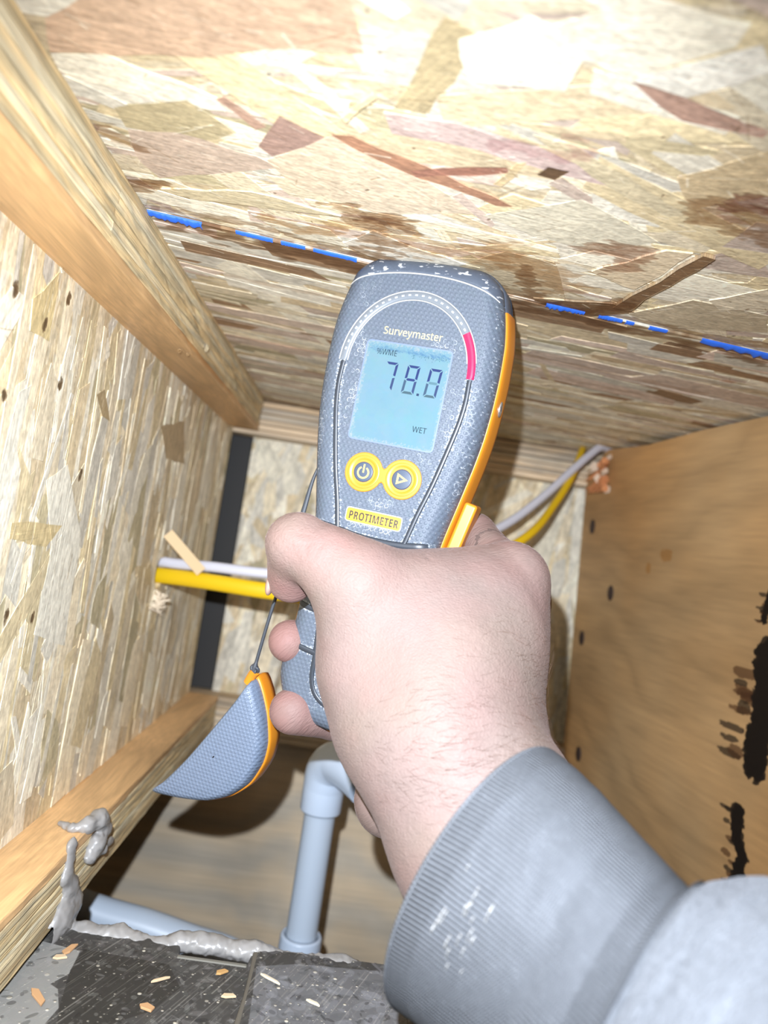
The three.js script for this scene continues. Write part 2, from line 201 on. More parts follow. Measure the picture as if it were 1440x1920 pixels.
// ---------------------------------------------------------------- the setting: strand-board ceiling in two panels
const ceiling = structure('ceiling', 'strand board underside of the floor above with water stains along a blue-edged seam');
const SEAM = (x) => -0.3696 - 0.172 * x;
strandBoard(ceiling, {
  name: 'osb_panel', seed: 11, rect: [-0.2, -0.42, 0.3, -0.08], px: 2048, origin: [0, 0.145, 0], ax: [1, 0, 0], ay: [0, 0, 1], thick: 0.018,
  poly: [[-0.2, -0.08], [-0.2, SEAM(-0.2)], [0.29, SEAM(0.29)], [0.3, -0.08]],
  count: 700, single: 285, angle: -0.12, spread: 0.75, stray: 0.2, len: [0.025, 0.11], wid: [0.003, 0.024], bump: 0.0009,
  mix: [['cream', 6], ['pale', 6], ['straw', 3], ['tan', 2], ['pink', 3.5], ['red', 0.25], ['olive', 1.2], ['grey', 4]],
  fixed: [
    { pts: [[-0.119,-0.2195], [-0.0842,-0.1934], [-0.0273,-0.181], [-0.0247,-0.1933], [-0.0214,-0.2115], [-0.051,-0.217], [-0.0777,-0.2271], [-0.1246,-0.2368]], a: -0.05, col: [203, 172, 143] },
    { pts: [[-0.1248,-0.2371], [-0.105,-0.2329], [-0.0732,-0.2467], [-0.0702,-0.2545], [-0.0936,-0.2547], [-0.1257,-0.2468]], a: -0.3, col: 'pale' },
    { pts: [[0.0007,-0.191], [0.0117,-0.1959], [0.0005,-0.2352], [-0.011,-0.2355]], a: 1.1, col: [184, 166, 128] },
    { pts: [[0.0053,-0.1986], [0.0235,-0.186], [0.0417,-0.1939], [0.0398,-0.2133], [0.0109,-0.2159]], a: 0.1, col: [238, 233, 209] },
    { pts: [[0.0235,-0.192], [0.0471,-0.1731], [0.0766,-0.1754], [0.077,-0.1841], [0.0559,-0.204]], a: 0.25, col: [237, 227, 203] },
    { pts: [[0.0559,-0.204], [0.0828,-0.1816], [0.0906,-0.1903], [0.0677,-0.2136]], a: 0.1, col: [234, 227, 210] },
    { pts: [[-0.1127,-0.2638], [-0.0834,-0.2513], [-0.0684,-0.2666], [-0.0833,-0.2771], [-0.1124,-0.2759]], a: -0.25, col: [186, 171, 135] },
    { pts: [[-0.112,-0.2772], [-0.0927,-0.2737], [-0.0634,-0.2813], [-0.0549,-0.2874], [-0.1097,-0.3137], [-0.1147,-0.3013]], a: -0.25, col: [197, 176, 156] },
    { pts: [[-0.0594,-0.2828], [-0.0312,-0.257], [-0.0137,-0.263], [0.0257,-0.2996], [-0.0167,-0.3128], [-0.0484,-0.3017]], a: -0.6, col: [218, 199, 171] },
    { pts: [[-0.0613,-0.2738], [-0.0507,-0.2512], [-0.0352,-0.2603], [-0.0569,-0.2797]], a: -0.3, col: [170, 140, 125] },
    { pts: [[-0.0726,-0.2478], [-0.0693,-0.2453], [-0.0565,-0.2597], [-0.0608,-0.2626]], a: -0.8, col: [180, 147, 126] },
    { pts: [[-0.0331,-0.2576], [-0.0254,-0.256], [0.0026,-0.2683], [0.0395,-0.288], [0.0328,-0.2894], [-0.0093,-0.2729]], a: -0.5, col: [171, 128, 100] },
    { pts: [[-0.0031,-0.2733], [0.0313,-0.26], [0.0329,-0.2632], [-0.0007,-0.2773]], a: 0, col: [159, 113, 92] },
    { pts: [[-0.0145,-0.2388], [0.0106,-0.2378], [0.039,-0.2434], [0.0804,-0.2594], [0.061,-0.2603], [0.0201,-0.2519], [-0.0113,-0.2505]], a: -0.35, col: [198, 175, 165] },
    { pts: [[0.029,-0.2993], [0.0634,-0.2734], [0.1029,-0.2972], [0.0849,-0.3143], [0.053,-0.31]], a: -0.2, col: [213, 204, 179] },
    { pts: [[0.0357,-0.2373], [0.0507,-0.2392], [0.1038,-0.2715], [0.0974,-0.2761], [0.0619,-0.2569]], a: -0.6, col: [205, 190, 156] },
    { pts: [[0.0893,-0.248], [0.1094,-0.2246], [0.1237,-0.2498], [0.1038,-0.2671]], a: 0.25, col: [199, 177, 139] },
    { pts: [[0.0566,-0.2038], [0.0632,-0.2045], [0.1041,-0.2154], [0.1037,-0.219], [0.0777,-0.2176]], a: -0.35, col: [179, 145, 126] },
    { pts: [[0.032,-0.2739], [0.0288,-0.2733], [0.0344,-0.256], [0.0375,-0.2543]], a: 0.6, col: [207, 185, 143] },
    { pts: [[0.0431,-0.2615], [0.0455,-0.2555], [0.0534,-0.2559], [0.0499,-0.2632]], a: 0, col: [99, 76, 54] },
    { pts: [[-0.0272,-0.2477], [-0.029,-0.246], [-0.0182,-0.2295], [-0.0171,-0.2314]], a: 0.7, col: [222, 202, 160], lift: 0.0006 },
    { pts: [[0.0698,-0.3804], [0.1091,-0.37], [0.1229,-0.3768], [0.1031,-0.3956], [0.0761,-0.3945]], a: -0.1, col: [122, 94, 65], lift: 0.0005 },
    { pts: [[0.0868,-0.3352], [0.1086,-0.3026], [0.1196,-0.3015], [0.1121,-0.3484]], a: 0.3, col: [217, 198, 165], lift: 0.0006 },
    { pts: [[0.1106,-0.3742], [0.1235,-0.3], [0.1291,-0.3011], [0.1223,-0.3474], [0.1199,-0.3765]], a: 0.5, col: [126, 98, 69], lift: 0.0012 },
    { pts: [[0.1213,-0.3802], [0.1418,-0.3496], [0.1817,-0.3542], [0.1933,-0.3748], [0.1489,-0.3908]], a: -0.1, col: [190, 174, 145], lift: 0.0003 },
    { pts: [[0.1483,-0.3465], [0.1648,-0.3244], [0.1781,-0.3478], [0.1589,-0.3572]], a: 0.1, col: [217, 203, 175], lift: 0.0004 },
    { pts: [[-0.0317,-0.3515], [-0.0164,-0.3308], [0.0096,-0.3446], [0.0368,-0.3531], [0.0233,-0.3732], [-0.0158,-0.3614]], a: -0.3, col: [219, 210, 192], lift: 0.0002 },
    { pts: [[0.0242,-0.3584], [0.0454,-0.3302], [0.0686,-0.3332], [0.0857,-0.3762], [0.07,-0.3939], [0.0453,-0.371]], a: -0.3, col: [196, 177, 144] },
    { pts: [[-0.1125,-0.3241], [-0.07,-0.3117], [-0.0309,-0.3209], [-0.0405,-0.3223], [-0.0942,-0.3278]], a: -0.2, col: [209, 194, 159], lift: 0.0004 },
    { pts: [[-0.0733,-0.3341], [-0.0364,-0.3383], [-0.0291,-0.3537], [-0.0578,-0.3524]], a: -0.2, col: [218, 208, 184], lift: 0.0003 },
  ],
  stains: [
    { line: [[-0.0261,-0.3208], [-0.0165,-0.3253], [-0.0113,-0.3346], [-0.0145,-0.3608]], wide: 0.012, dark: 0.7 }, { line: [[-0.0166,-0.3174], [-0.0011,-0.3196]], wide: 0.008, dark: 0.8 }, { line: [[-0.008,-0.3249], [0.003,-0.3422], [0.0217,-0.3385], [0.0437,-0.3409]], wide: 0.011, dark: 0.5, col: [122, 88, 52] },
    { line: [[0.0408,-0.3321], [0.0566,-0.3414], [0.0671,-0.347], [0.0808,-0.3588]], wide: 0.012, dark: 0.5, col: [122, 88, 52] }, { line: [[0.058,-0.3475], [0.0666,-0.373], [0.0827,-0.386]], wide: 0.006, dark: 0.75 }, { line: [[-0.0672,-0.334], [-0.0517,-0.3418], [-0.0313,-0.3353]], wide: 0.007, dark: 0.65, col: [126, 92, 56] },
    { line: [[-0.1246,-0.3248], [-0.1102,-0.32]], wide: 0.006, dark: 0.75 }, { line: [[-0.1222,-0.2831], [-0.1138,-0.2897]], wide: 0.006, dark: 0.6 }, { line: [[0.1117,-0.2665], [0.1249,-0.2683], [0.1369,-0.2731]], wide: 0.013, dark: 0.6 }, { line: [[0.1154,-0.2579], [0.1294,-0.258]], wide: 0.008, dark: 0.8, col: [92, 58, 46] },
    { line: [[0.078,-0.3114], [0.0974,-0.3094], [0.099,-0.3268]], wide: 0.009, dark: 0.65, col: [100, 68, 48] }, { line: [[0.0716,-0.388], [0.1007,-0.3877], [0.116,-0.3659]], wide: 0.006, dark: 0.7 }, { line: [[-0.1215,-0.348], [-0.0726,-0.3461], [-0.0266,-0.3644]], wide: 0.005, dark: 0.5 }, { line: [[0.0518,-0.3758], [0.0831,-0.3876], [0.144,-0.3934], [0.2072,-0.3995]], wide: 0.006, dark: 0.5 },
    { line: [[0.0267,-0.2465], [0.0491,-0.2465]], wide: 0.005, dark: 0.35, col: [130, 90, 90] }, { line: [[0.0465,-0.2373], [0.0538,-0.2433]], wide: 0.005, dark: 0.4, col: [130, 90, 90] },
  ],
  paint: (g, toPx, px, R) => { for (let i = 0; i < 46; i++) { const x = R() * g.canvas.width, y = R() * g.canvas.height; g.fillStyle = rgb([96, 74, 54], 0.5); g.beginPath(); g.ellipse(x, y, 1.5 + R() * 4, 1 + R() * 2, R() * 3, 0, 7); g.fill(); } },
});
const panel2 = strandBoard(ceiling, {
  name: 'osb_panel', label: 'darker stained strand board panel beyond the blue seam', seed: 23, rect: [-0.25, -0.92, 0.4, -0.3], px: 1536, origin: [0, 0.1441, 0], ax: [1, 0, 0], ay: [0, 0, 1], thick: 0.018,
  poly: [[-0.25, SEAM(-0.25) - 0.002], [-0.25, -0.92], [0.4, -0.92], [0.4, SEAM(0.4) - 0.002]],
  count: 800, single: 250, angle: -0.16, spread: 0.22, stray: 0.06, len: [0.05, 0.2], wid: [0.004, 0.022], bump: 0.0009,
  mix: [['cream', 4], ['tan', 3], ['pink', 3.4], ['brown', 0.9], ['red', 0.7], ['grey', 6], ['olive', 1.6], ['pale', 4]],
  stains: [{ line: [[-0.15, -0.353], [0.06, -0.389], [0.3, -0.43]], wide: 0.011, dark: 0.95, col: [92, 68, 46] }, ...[[-0.1, -0.42, 0.12], [0.02, -0.47, 0.2], [-0.09, -0.55, 0.3], [0.08, -0.62, 0.16], [0.1, -0.52, 0.18], [-0.1, -0.68, 0.3], [0.14, -0.7, 0.12], [0.12, -0.46, 0.14]].map(([x, z, l]) => ({ line: [[x, z], [x + l, z - l * 0.17]], wide: 0.0035, dark: 0.3, col: [120, 94, 70] }))],
});
{ // blue edge sealer left on the edge of the second panel, in torn lengths
  const blue = M({ color: 0x1f5fd6, roughness: 0.55 }), R = rng(5);
  for (const [a, b, h0, h1] of [[-0.128, -0.1, 0.0014, 0.0024], [-0.084, -0.066, 0.0003, 0.0005], [-0.062, -0.05, 0.0005, 0.0002], [-0.046, -0.024, 0.0002, 0.0007], [0.078, 0.1, 0.002, 0.001], [0.108, 0.122, 0.001, 0.0004], [0.124, 0.129, 0.0007, 0.0003], [0.138, 0.149, 0.0007, 0.0003], [0.17, 0.235, 0.002, 0.0034]]) {
    const n = 22, pos = [], idx = [];
    for (let i = 0; i <= n; i++) { const x = mix(a, b, i / n), h = mix(h0, h1, i / n) * (0.35 + R() * 0.85), z = SEAM(x) - 0.0018; for (const [y, zz] of [[0.1447, z + 0.0008], [0.144 - h * 0.55, z + 0.0009], [0.1436 - h * 0.5, z - 0.001 - h]]) pos.push(x, y, zz); if (i) { const q = (i - 1) * 3; for (const k of [0, 1]) idx.push(q + k, q + 3 + k, q + 4 + k, q + k, q + 4 + k, q + 1 + k); } }
    const m = part('edge_sealer', geom(pos, idx), M({ color: 0x2c66cf, roughness: 0.6, side: THREE.DoubleSide }), ceiling); m.userData.label = 'bright blue edge sealer along the panel seam';
  }
}

// ---------------------------------------------------------------- left I-joist: flanges of laminated veneers, strand-board web
const veneerTones = [[218, 198, 156], [206, 184, 140], [224, 207, 168], [198, 176, 134], [212, 190, 144]].map((c, i) => grainTex(512, 256, c, { seed: 40 + i, lines: 9, wave: 0.25, band: 0.16, fine: 0.42, blot: 0.3 }));
const veneerMat = veneerTones.map((t) => { t.repeat.set(3.2, 14); return M({ map: t, bumpMap: t, bumpScale: 0.0007, roughness: 0.6 }); });
const orangeTex = pixelTex(1024, 512, (x, y) => {
  const u = x / 1024 * 6.283, w = Math.sin(u), w2 = Math.cos(u), v = y / 512, a = fbm(w * 1.4 + 5, v * 5 + w2, 3), b = fbm(w * 8 + 9, v * 60 + w2 * 3, 8, 3), c = fbm(x / 90, v * 150, 4, 3), k = 1 + 0.34 * (a - 0.5) + 0.18 * (b - 0.5) + 0.14 * (c - 0.5);
  const line = sstep(0.03, 0, Math.abs(v - 0.62 - 0.03 * w)) * 0.25;
  return [208 * k * (1 - line * 0.3), 168 * k * (1 - line * 0.6), 118 * k * (1 - line)];
});
const orangeMat = M({ map: orangeTex, bumpMap: orangeTex, bumpScale: 0.0003, roughness: 0.5 }); orangeTex.repeat.set(2.4, 9);
const joist = thing('i_joist', 'wooden I-joist with pale veneer flanges and a strand board web pierced by cables', 'joist');
function flange(parent, name, x0, x1, y0, y1, zn, zf, seed, faceLabel) {   // stacked veneers with uneven edges, smooth face sheets below and above
  const g = new THREE.Group(); g.name = name; parent.add(g); const R = rng(seed), n = 7, t = (y1 - y0) / n;
  for (let i = 0; i < n; i++) {
    const first = i === 0 && faceLabel === 'under', last = i === n - 1 && faceLabel === 'over', ph = R() * 9, amp = 0.0005 + R() * 0.0007, off = (R() - 0.6) * 0.0011;
    const ya = y0 + i * t + (i ? 0.00012 : 0), yb = y0 + (i + 1) * t - (i < n - 1 ? 0.00016 + R() * 0.0003 : 0), seg = 90;
    const edge = (z, k) => x1 + off + amp * (fbm(z * 60 + ph, k * 3, seed) - 0.5) * 2 - (k > 0.99 || k < 0.01 ? 0.0004 : 0);
    const geo = gridGeo(seg, 5, (u, v) => { const z = mix(zf, zn, u), s = v * 5; const P = s < 1 ? [x0, ya] : s < 2 ? [edge(z, 0), ya] : s < 3 ? [edge(z, 0.3), mix(ya, yb, 0.18)] : s < 4 ? [edge(z, 0.7), mix(ya, yb, 0.82)] : s < 5 ? [edge(z, 1), yb] : [x0, yb]; const d = [0, x1 - x0, x1 - x0 + t * 0.2, x1 - x0 + t * 0.8, x1 - x0 + t, 2 * (x1 - x0) + t][Math.round(s)]; return [P[0], P[1], z, z, d + i * 0.013]; });
    const bit = part('veneer', new THREE.BufferGeometry().copy(geo.toNonIndexed()), first || last ? orangeMat : veneerMat[(R() * 5) | 0], g); bit.geometry.computeVertexNormals();
  }
  const core = part('core', box(x0, x1 - 0.003, y0 + 0.001, y1 - 0.001, zf, zn), veneerMat[1], g);
  return g;
}
flange(joist, 'top_flange', -0.187, -0.125, 0.107, 0.1446, -0.04, -0.775, 3, 'under');
flange(joist, 'bottom_flange', -0.187, -0.125, -0.215, -0.177, -0.04, -0.80, 4, 'over');
strandBoard(joist, {
  name: 'web', label: 'pale strand board web', seed: 31, rect: [0.1, -0.181, 0.8, 0.111], px: 2048, origin: [-0.156, 0, 0], ax: [0, 0, -1], ay: [0, 1, 0], thick: 0.01,
  poly: [[0.1, -0.18], [0.8, -0.18], [0.8, 0.11], [0.1, 0.11]], holes: [[0.6, -0.043, 0.0125]],
  count: 950, single: 290, fibres: 4200, angle: 1.57, spread: 0.34, stray: 0.08, len: [0.03, 0.11], wid: [0.004, 0.026], bump: 0.0008, rough: 0.55,
  mix: [['cream', 5], ['pale', 5], ['straw', 3.5], ['tan', 2.4], ['olive', 1.5], ['grey', 4]],
  fixed: [
    { pts: [[0.3625,0.0098], [0.3841,0.0202], [0.4185,-0.0151], [0.4239,-0.0787], [0.3801,-0.0675], [0.3819,-0.0214]], a: 1.5, col: [227, 221, 202] },
    { pts: [[0.3179,0.0849], [0.3377,0.1044], [0.3395,0.0723], [0.3206,0.0716]], a: 1.4, col: [204, 184, 137] },
    { pts: [[0.3223,0.1201], [0.3009,0.115], [0.3359,0.1112], [0.3405,0.1049]], a: 1.0, col: 'pale' },
    { pts: [[0.4064,0.0615], [0.4165,0.0667], [0.4332,0.0513], [0.4195,0.052]], a: 1.5, col: [172, 151, 114] },
    { pts: [[0.534,0.0651], [0.5964,0.08], [0.619,0.0476], [0.5614,0.045]], a: 1.4, col: [180, 157, 121] },
    { pts: [[0.3352,-0.0121], [0.391,-0.0115], [0.3761,-0.0228], [0.3354,-0.0193]], a: 0.1, col: [200, 180, 135] },
  ],
  paint: (g, toPx, px, R) => { for (const p of [[0.3034,0.0839], [0.3327,0.0777], [0.3591,0.0575], [0.3533,0.0972], [0.4038,0.0167], [0.3095,0.0409], [0.3474,-0.0551], [0.3752,-0.0582], [0.6239,-0.1841]]) { const [x, y] = toPx(p); for (let i = 0; i < 14; i++) { g.fillStyle = rgb([96, 76, 52], 0.5); g.beginPath(); g.ellipse(x + (R() - 0.5) * 8, y + (R() - 0.5) * 14, 1 + R() * 4, 2 + R() * 5, 0.2, 0, 7); g.fill(); } } },
});
{ // torn wood round the cable hole
  const web = joist.children[joist.children.length - 1], R = rng(8), mat = M({ color: 0xcfb48a, roughness: 0.8 }), fuzz = M({ color: 0xe0d0b6, roughness: 0.9 });
  const w = [-0.1361,-0.0238,-0.5876], sp = box(-0.0009, 0.0009, -0.0042, 0.0042, -0.02, 0.02); sp.rotateX(0.72); sp.rotateY(0.25); sp.translate(-w[2], w[1], w[0] + 0.156); part('splinter', sp, mat, web).userData.label = 'bent splinter torn out above the cable hole';
  const bits = []; for (let i = 0; i < 46; i++) { const a = new THREE.ConeGeometry(0.0007 + R() * 0.0009, 0.006 + R() * 0.012, 4); a.rotateX((R() - 0.5) * 2.4); a.rotateZ(Math.PI + (R() - 0.5) * 2.6); a.translate(0.598 + (R() - 0.5) * 0.016, -0.062 - R() * 0.012, 0.003 + R() * 0.003); bits.push(a); }
  const f = part('torn_fibres', mergeGeometries(bits), fuzz, web); f.userData.kind = 'stuff';
}

// ---------------------------------------------------------------- far rim joist across the bay
const rim = thing('rim_joist', 'shadowed rim I-joist closing the far end of the bay', 'joist', [0, 0, 0]);
const rimTones = [[200, 180, 152], [182, 160, 130], [208, 190, 162]].map((c, i) => { const t = grainTex(512, 256, c, { seed: 70 + i, lines: 6, wave: 0.15, band: 0.2, fine: 0.35, blot: 0.35 }); t.repeat.set(2.2, 10); return M({ map: t, bumpMap: t, bumpScale: 0.0005 }); });
function rimFlange(name, y0, y1, seed) { const g = new THREE.Group(); g.name = name; rim.add(g); const R = rng(seed), n = 6, t = (y1 - y0) / n; for (let i = 0; i < n; i++) { const b = box(-0.26, 0.42, y0 + i * t, y0 + (i + 1) * t - 0.0004, -0.86, -0.803 + (R() - 0.5) * 0.003, 0.0012), p = b.attributes.position, u = []; for (let k = 0; k < p.count; k++) u.push(p.getX(k), p.getY(k) + p.getZ(k) + i * 0.03); b.setAttribute('uv', new THREE.Float32BufferAttribute(u, 2)); part('veneer', b, rimTones[(R() * 3) | 0], g); } }
rimFlange('top_flange', 0.1055, 0.1425, 6); rimFlange('bottom_flange', -0.2185, -0.178, 9);
strandBoard(rim, {
  name: 'web', label: 'light strand board web of the far rim joist', seed: 57, rect: [-0.2, -0.182, 0.4, 0.11], px: 1024, origin: [0, 0, -0.828], ax: [1, 0, 0], ay: [0, 1, 0], thick: 0.01,
  poly: [[-0.137, -0.181], [0.4, -0.181], [0.4, 0.109], [-0.137, 0.109]], count: 420, single: 200, angle: 1.45, spread: 0.5, stray: 0.2, len: [0.03, 0.12], wid: [0.004, 0.024],
  mix: [['cream', 4], ['pale', 5], ['tan', 2], ['straw', 1], ['olive', 1.5], ['grey', 5]],
});
// added black plates stand for the shade in the gap between web and rim
{ const h = thing('gap_shade_plate', 'black plate added as the shade in the gap beside the far rim joist', 'bracket'); const m = M({ color: 0x2b2a28, roughness: 0.7, metalness: 0 });
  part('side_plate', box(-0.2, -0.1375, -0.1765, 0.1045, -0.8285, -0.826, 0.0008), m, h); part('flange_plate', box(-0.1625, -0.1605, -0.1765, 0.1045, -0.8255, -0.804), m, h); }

// ---------------------------------------------------------------- lower back wall below the rim joist, seen under the bay
const backTex = grainTex(1024, 512, [210, 194, 168], { seed: 90, lines: 7, wave: 0.3, band: 0.1, fine: 0.12, blot: 0.35 }); backTex.repeat.set(1.3, 2.2);
const wallBack = structure('wall_back', 'brown plywood wall below the far rim joist');
{ const g = boxUV(box(-0.45, 0.6, -0.75, -0.2185, -0.87, -0.845)), p = g.attributes.position, u = []; for (let i = 0; i < p.count; i++) u.push(p.getX(i), p.getY(i)); g.setAttribute('uv', new THREE.Float32BufferAttribute(u, 2)); part('plywood_sheet', g, M({ map: backTex, bumpMap: backTex, bumpScale: 0.0004, roughness: 0.75 }), wallBack); }
const floor = structure('floor', 'plywood at the bottom of the cavity'); part('plywood_sheet', boxUV(box(-0.45, 0.6, -0.77, -0.75, -0.87, -0.1)), M({ map: backTex, roughness: 0.8 }), floor);
{ const w = structure('wall_left', 'dark wood closing the cavity under the left joist'); part('plywood_sheet', boxUV(box(-0.47, -0.45, -0.77, -0.2185, -0.87, -0.1)), M({ map: backTex, roughness: 0.8 }), w); }

// ---------------------------------------------------------------- right: orange plywood sheet
const plyTex = pixelTex(1024, 1024, (x, y) => {
  const u = x / 1024, v = y / 1024, w = fbm(u * 2.2, v * 4, 3, 4), a = v * 9 + w * 5 + 0.4 * fbm(u * 7, v * 18, 7, 3), ring = Math.abs((a * 1.6) % 1 - 0.5) * 2, late = ring * ring, fine = fbm(u * 26, v * 300, 5, 3), blot = fbm(u * 3.4 + 3, v * 8, 11, 4), warm = fbm(u * 6, v * 5, 19, 3), k = 1 - 0.07 * late + 0.12 * (fine - 0.5) + 0.42 * (blot - 0.5);
  return [182 * k, 143 * k * (1 - 0.16 * (warm - 0.5)), 96 * k * (1 - 0.4 * (warm - 0.5))];
});
{ // black ink and mould marks with ragged edges, printed on the sheet (sheet rectangle 0.72 x 0.72 m)
  const d = plyTex.image.data, W = 1024, R = rng(77), put = (cx, cy, rx, ry, col, al) => { const X = (cx + 0.04) / 0.74 * W, Y = (cy + 0.62) / 0.74 * W, a = rx / 0.74 * W, b = ry / 0.74 * W; for (let y = Math.max(0, Y - b | 0); y <= Math.min(W - 1, Y + b); y++) for (let x = Math.max(0, X - a | 0); x <= Math.min(W - 1, X + a); x++) { const q = ((x - X) / a) ** 2 + ((y - Y) / b) ** 2 + (fbm(x / 7, y / 5, 3, 3) - 0.5) * 1.6; if (q < 1) { const i = (y * W + x) * 4; for (let c = 0; c < 3; c++) d[i + c] = mix(d[i + c], col[c], al); } } };
  const K = [26, 20, 16], B = [70, 44, 26];
  const runs = [[[[0.2713,-0.1644], [0.2673,-0.191], [0.2717,-0.2122], [0.2637,-0.2363], [0.2636,-0.2548]], 0.0095], [[[0.2525,-0.2846], [0.2514,-0.3038], [0.2595,-0.3153], [0.2558,-0.3317], [0.2505,-0.3452]], 0.0052], [[[0.2673,-0.1277], [0.2628,-0.1506]], 0.0025]];
  for (const [line, r] of runs) for (let i = 0; i < 150; i++) { const t = R() * (line.length - 1), k = Math.min(line.length - 2, t | 0), f = t - k; put(mix(line[k][0], line[k + 1][0], f) + (R() - 0.5) * r, mix(line[k][1], line[k + 1][1], f), r * (0.3 + R() * 0.9), r * (0.3 + R() * 0.7), K, 0.8); if (i % 14 === 0) put(mix(line[k][0], line[k + 1][0], f) - r * (1 + R() * 2.2), mix(line[k][1], line[k + 1][1], f), r * (0.7 + R()), r * (0.2 + R() * 0.3), R() < 0.5 ? K : B, 0.6); }
  for (const [p, rx, ry] of [[[0.1357,-0.1071], 0.009, 0.006], [[0.1084,-0.1201], 0.004, 0.006]]) put(...p, rx, ry, [150, 96, 40], 0.45);
}
const plywood = thing('plywood_sheet', 'orange brown plywood sheet with black ink marks standing at the side of the bay', 'plywood');
{ const pts = [[-0.03, -0.6], [-0.03, -0.02], [-0.004, -0.012], [0.01, 0.0], [0.09, -0.004], [0.17, -0.001], [0.26, -0.001], [0.68, -0.001], [0.68, -0.6]], sh = new THREE.Shape(pts.map((p) => new THREE.Vector2(...p)));
  const g = new THREE.ExtrudeGeometry(sh, { depth: 0.018, bevelEnabled: false }); g.translate(0, 0, -0.018); const p = g.attributes.position, u = []; for (let i = 0; i < p.count; i++) u.push((p.getX(i) + 0.04) / 0.74, (p.getY(i) + 0.62) / 0.74); g.setAttribute('uv', new THREE.Float32BufferAttribute(u, 2));
  const sheet = part('sheet', g, M({ map: plyTex, bumpMap: plyTex, bumpScale: 0.0003, roughness: 0.5, specularIntensity: 0.5 }), plywood); frame(sheet, [0.2384, 0.1418, -0.774], [0.1622, 0, 0.9868], [-0.0528, 0.9986, 0.0087]);
  const nm = M({ color: 0x3a2c26, roughness: 0.6 });
  for (const q of [[-0.0067,-0.0809], [0.0442,-0.1476], [-0.0088,-0.2], [0.0066,-0.3176]]) { const n = new THREE.SphereGeometry(0.0058, 14, 8); n.scale(1, 1.35, 0.22); n.translate(q[0], q[1], 0.0004); part('nail_head', n, nm, sheet); }
  const R = rng(4), torn = M({ color: 0xd08a58, roughness: 0.85 }), pale = M({ color: 0xd8bfa4, roughness: 0.85 });
  for (let i = 0; i < 16; i++) { const c = new THREE.ConeGeometry(0.0025 + R() * 0.003, 0.02 + R() * 0.022, 5); c.rotateZ(1.2 + R() * 1.1); c.rotateY((R() - 0.5)); c.translate(0.0 + R() * 0.02, -0.012 - R() * 0.035, 0.004 + R() * 0.006); part('torn_splinter', c, i % 3 ? torn : pale, sheet); }
}
// ---------------------------------------------------------------- black dusty sill at the mouth of the bay, with grey sealant along its edge
const sillTex = (() => {
  const W = 2048, Hh = 1024, [c, g] = canvas(W, Hh), R = rng(14), px = W / 0.5, to = ([x, z]) => [(x + 0.15) * px, (z + 0.43) * px];
  g.fillStyle = 'rgb(62,60,57)'; g.fillRect(0, 0, W, Hh);
  for (let i = 0; i < 5200; i++) { const x = R() * W, y = R() * Hh, k = 30 + R() * 150; g.fillStyle = rgb([k, k * 0.98, k * 0.94], 0.05 + R() * 0.16); g.beginPath(); g.ellipse(x, y, 2 + R() * 22, 1 + R() * 9, R() * 3, 0, 7); g.fill(); }
  const patch = (pts, col, al) => { g.fillStyle = rgb(col, al); g.beginPath(); pts.map(to).forEach((p, i) => (i ? g.lineTo(p[0] + (R() - 0.5) * 12, p[1] + (R() - 0.5) * 12) : g.moveTo(...p))); g.closePath(); g.fill(); };
  patch([[-0.1288,-0.3463], [-0.1309,-0.3989], [-0.108,-0.3971], [-0.1065,-0.3752], [-0.1112,-0.3664], [-0.1049,-0.3644], [-0.1014,-0.3525], [-0.1011,-0.3371], [-0.1012,-0.3163], [-0.113,-0.3139]], [148, 146, 140], 0.85);
  patch([[-0.1068,-0.3974], [-0.0615,-0.3937], [-0.0521,-0.377], [-0.06,-0.3579], [-0.0928,-0.3281], [-0.1014,-0.3525], [-0.105,-0.378]], [44, 41, 38], 0.8);
  patch([[-0.0195,-0.3993], [0.001,-0.4069], [0.0529,-0.4096], [0.0605,-0.3564], [-0.015,-0.3407]], [112, 112, 114], 0.75);
  for (let i = 0; i < 900; i++) { const p = to([-0.13 + R() * 0.3, -0.42 + R() * 0.12]), l = 10 + R() * 90, k = 120 + R() * 80; g.strokeStyle = rgb([k, k * 0.97, k * 0.9], 0.1 + R() * 0.25); g.lineWidth = 0.6 + R() * 2.5; g.beginPath(); g.moveTo(...p); g.lineTo(p[0] - l * 0.42, p[1] + l); g.stroke(); }
  for (let i = 0; i < 500; i++) { const p = to([-0.02 + R() * 0.15, -0.42 + R() * 0.12]), k = R() < 0.5 ? 60 : 165; g.fillStyle = rgb([k, k, k * 1.02], 0.18); g.beginPath(); g.ellipse(...p, 4 + R() * 26, 3 + R() * 14, R() * 3, 0, 7); g.fill(); }
  for (let i = 0; i < 5200; i++) { const p = to([-0.14 + R() * 0.4, -0.42 + R() * 0.2]), k = 190 + R() * 50; g.fillStyle = rgb([k, k * 0.96, k * 0.86], 0.3 + R() * 0.5); g.beginPath(); g.arc(...p, 0.5 + R() * R() * R() * 5, 0, 7); g.fill(); }
  for (let i = 0; i < 2600; i++) { const p = to([-0.14 + R() * 0.4, -0.42 + R() * 0.2]), k = R() < 0.45 ? 24 : 150; g.fillStyle = rgb([k, k * 0.98, k * 0.95], 0.12 + R() * 0.22); g.beginPath(); g.ellipse(...p, 1 + R() * 12, 1 + R() * 5, R() * 3, 0, 7); g.fill(); }
  return tex(c);
})();
const sillMat = M({ map: sillTex, bumpMap: sillTex, bumpScale: 0.0008, roughness: 0.62 });
const sill = thing('sill_plate', 'black dusty sill plate with scuffs and wood dust at the mouth of the bay', 'sill', [0, 0, 0]);
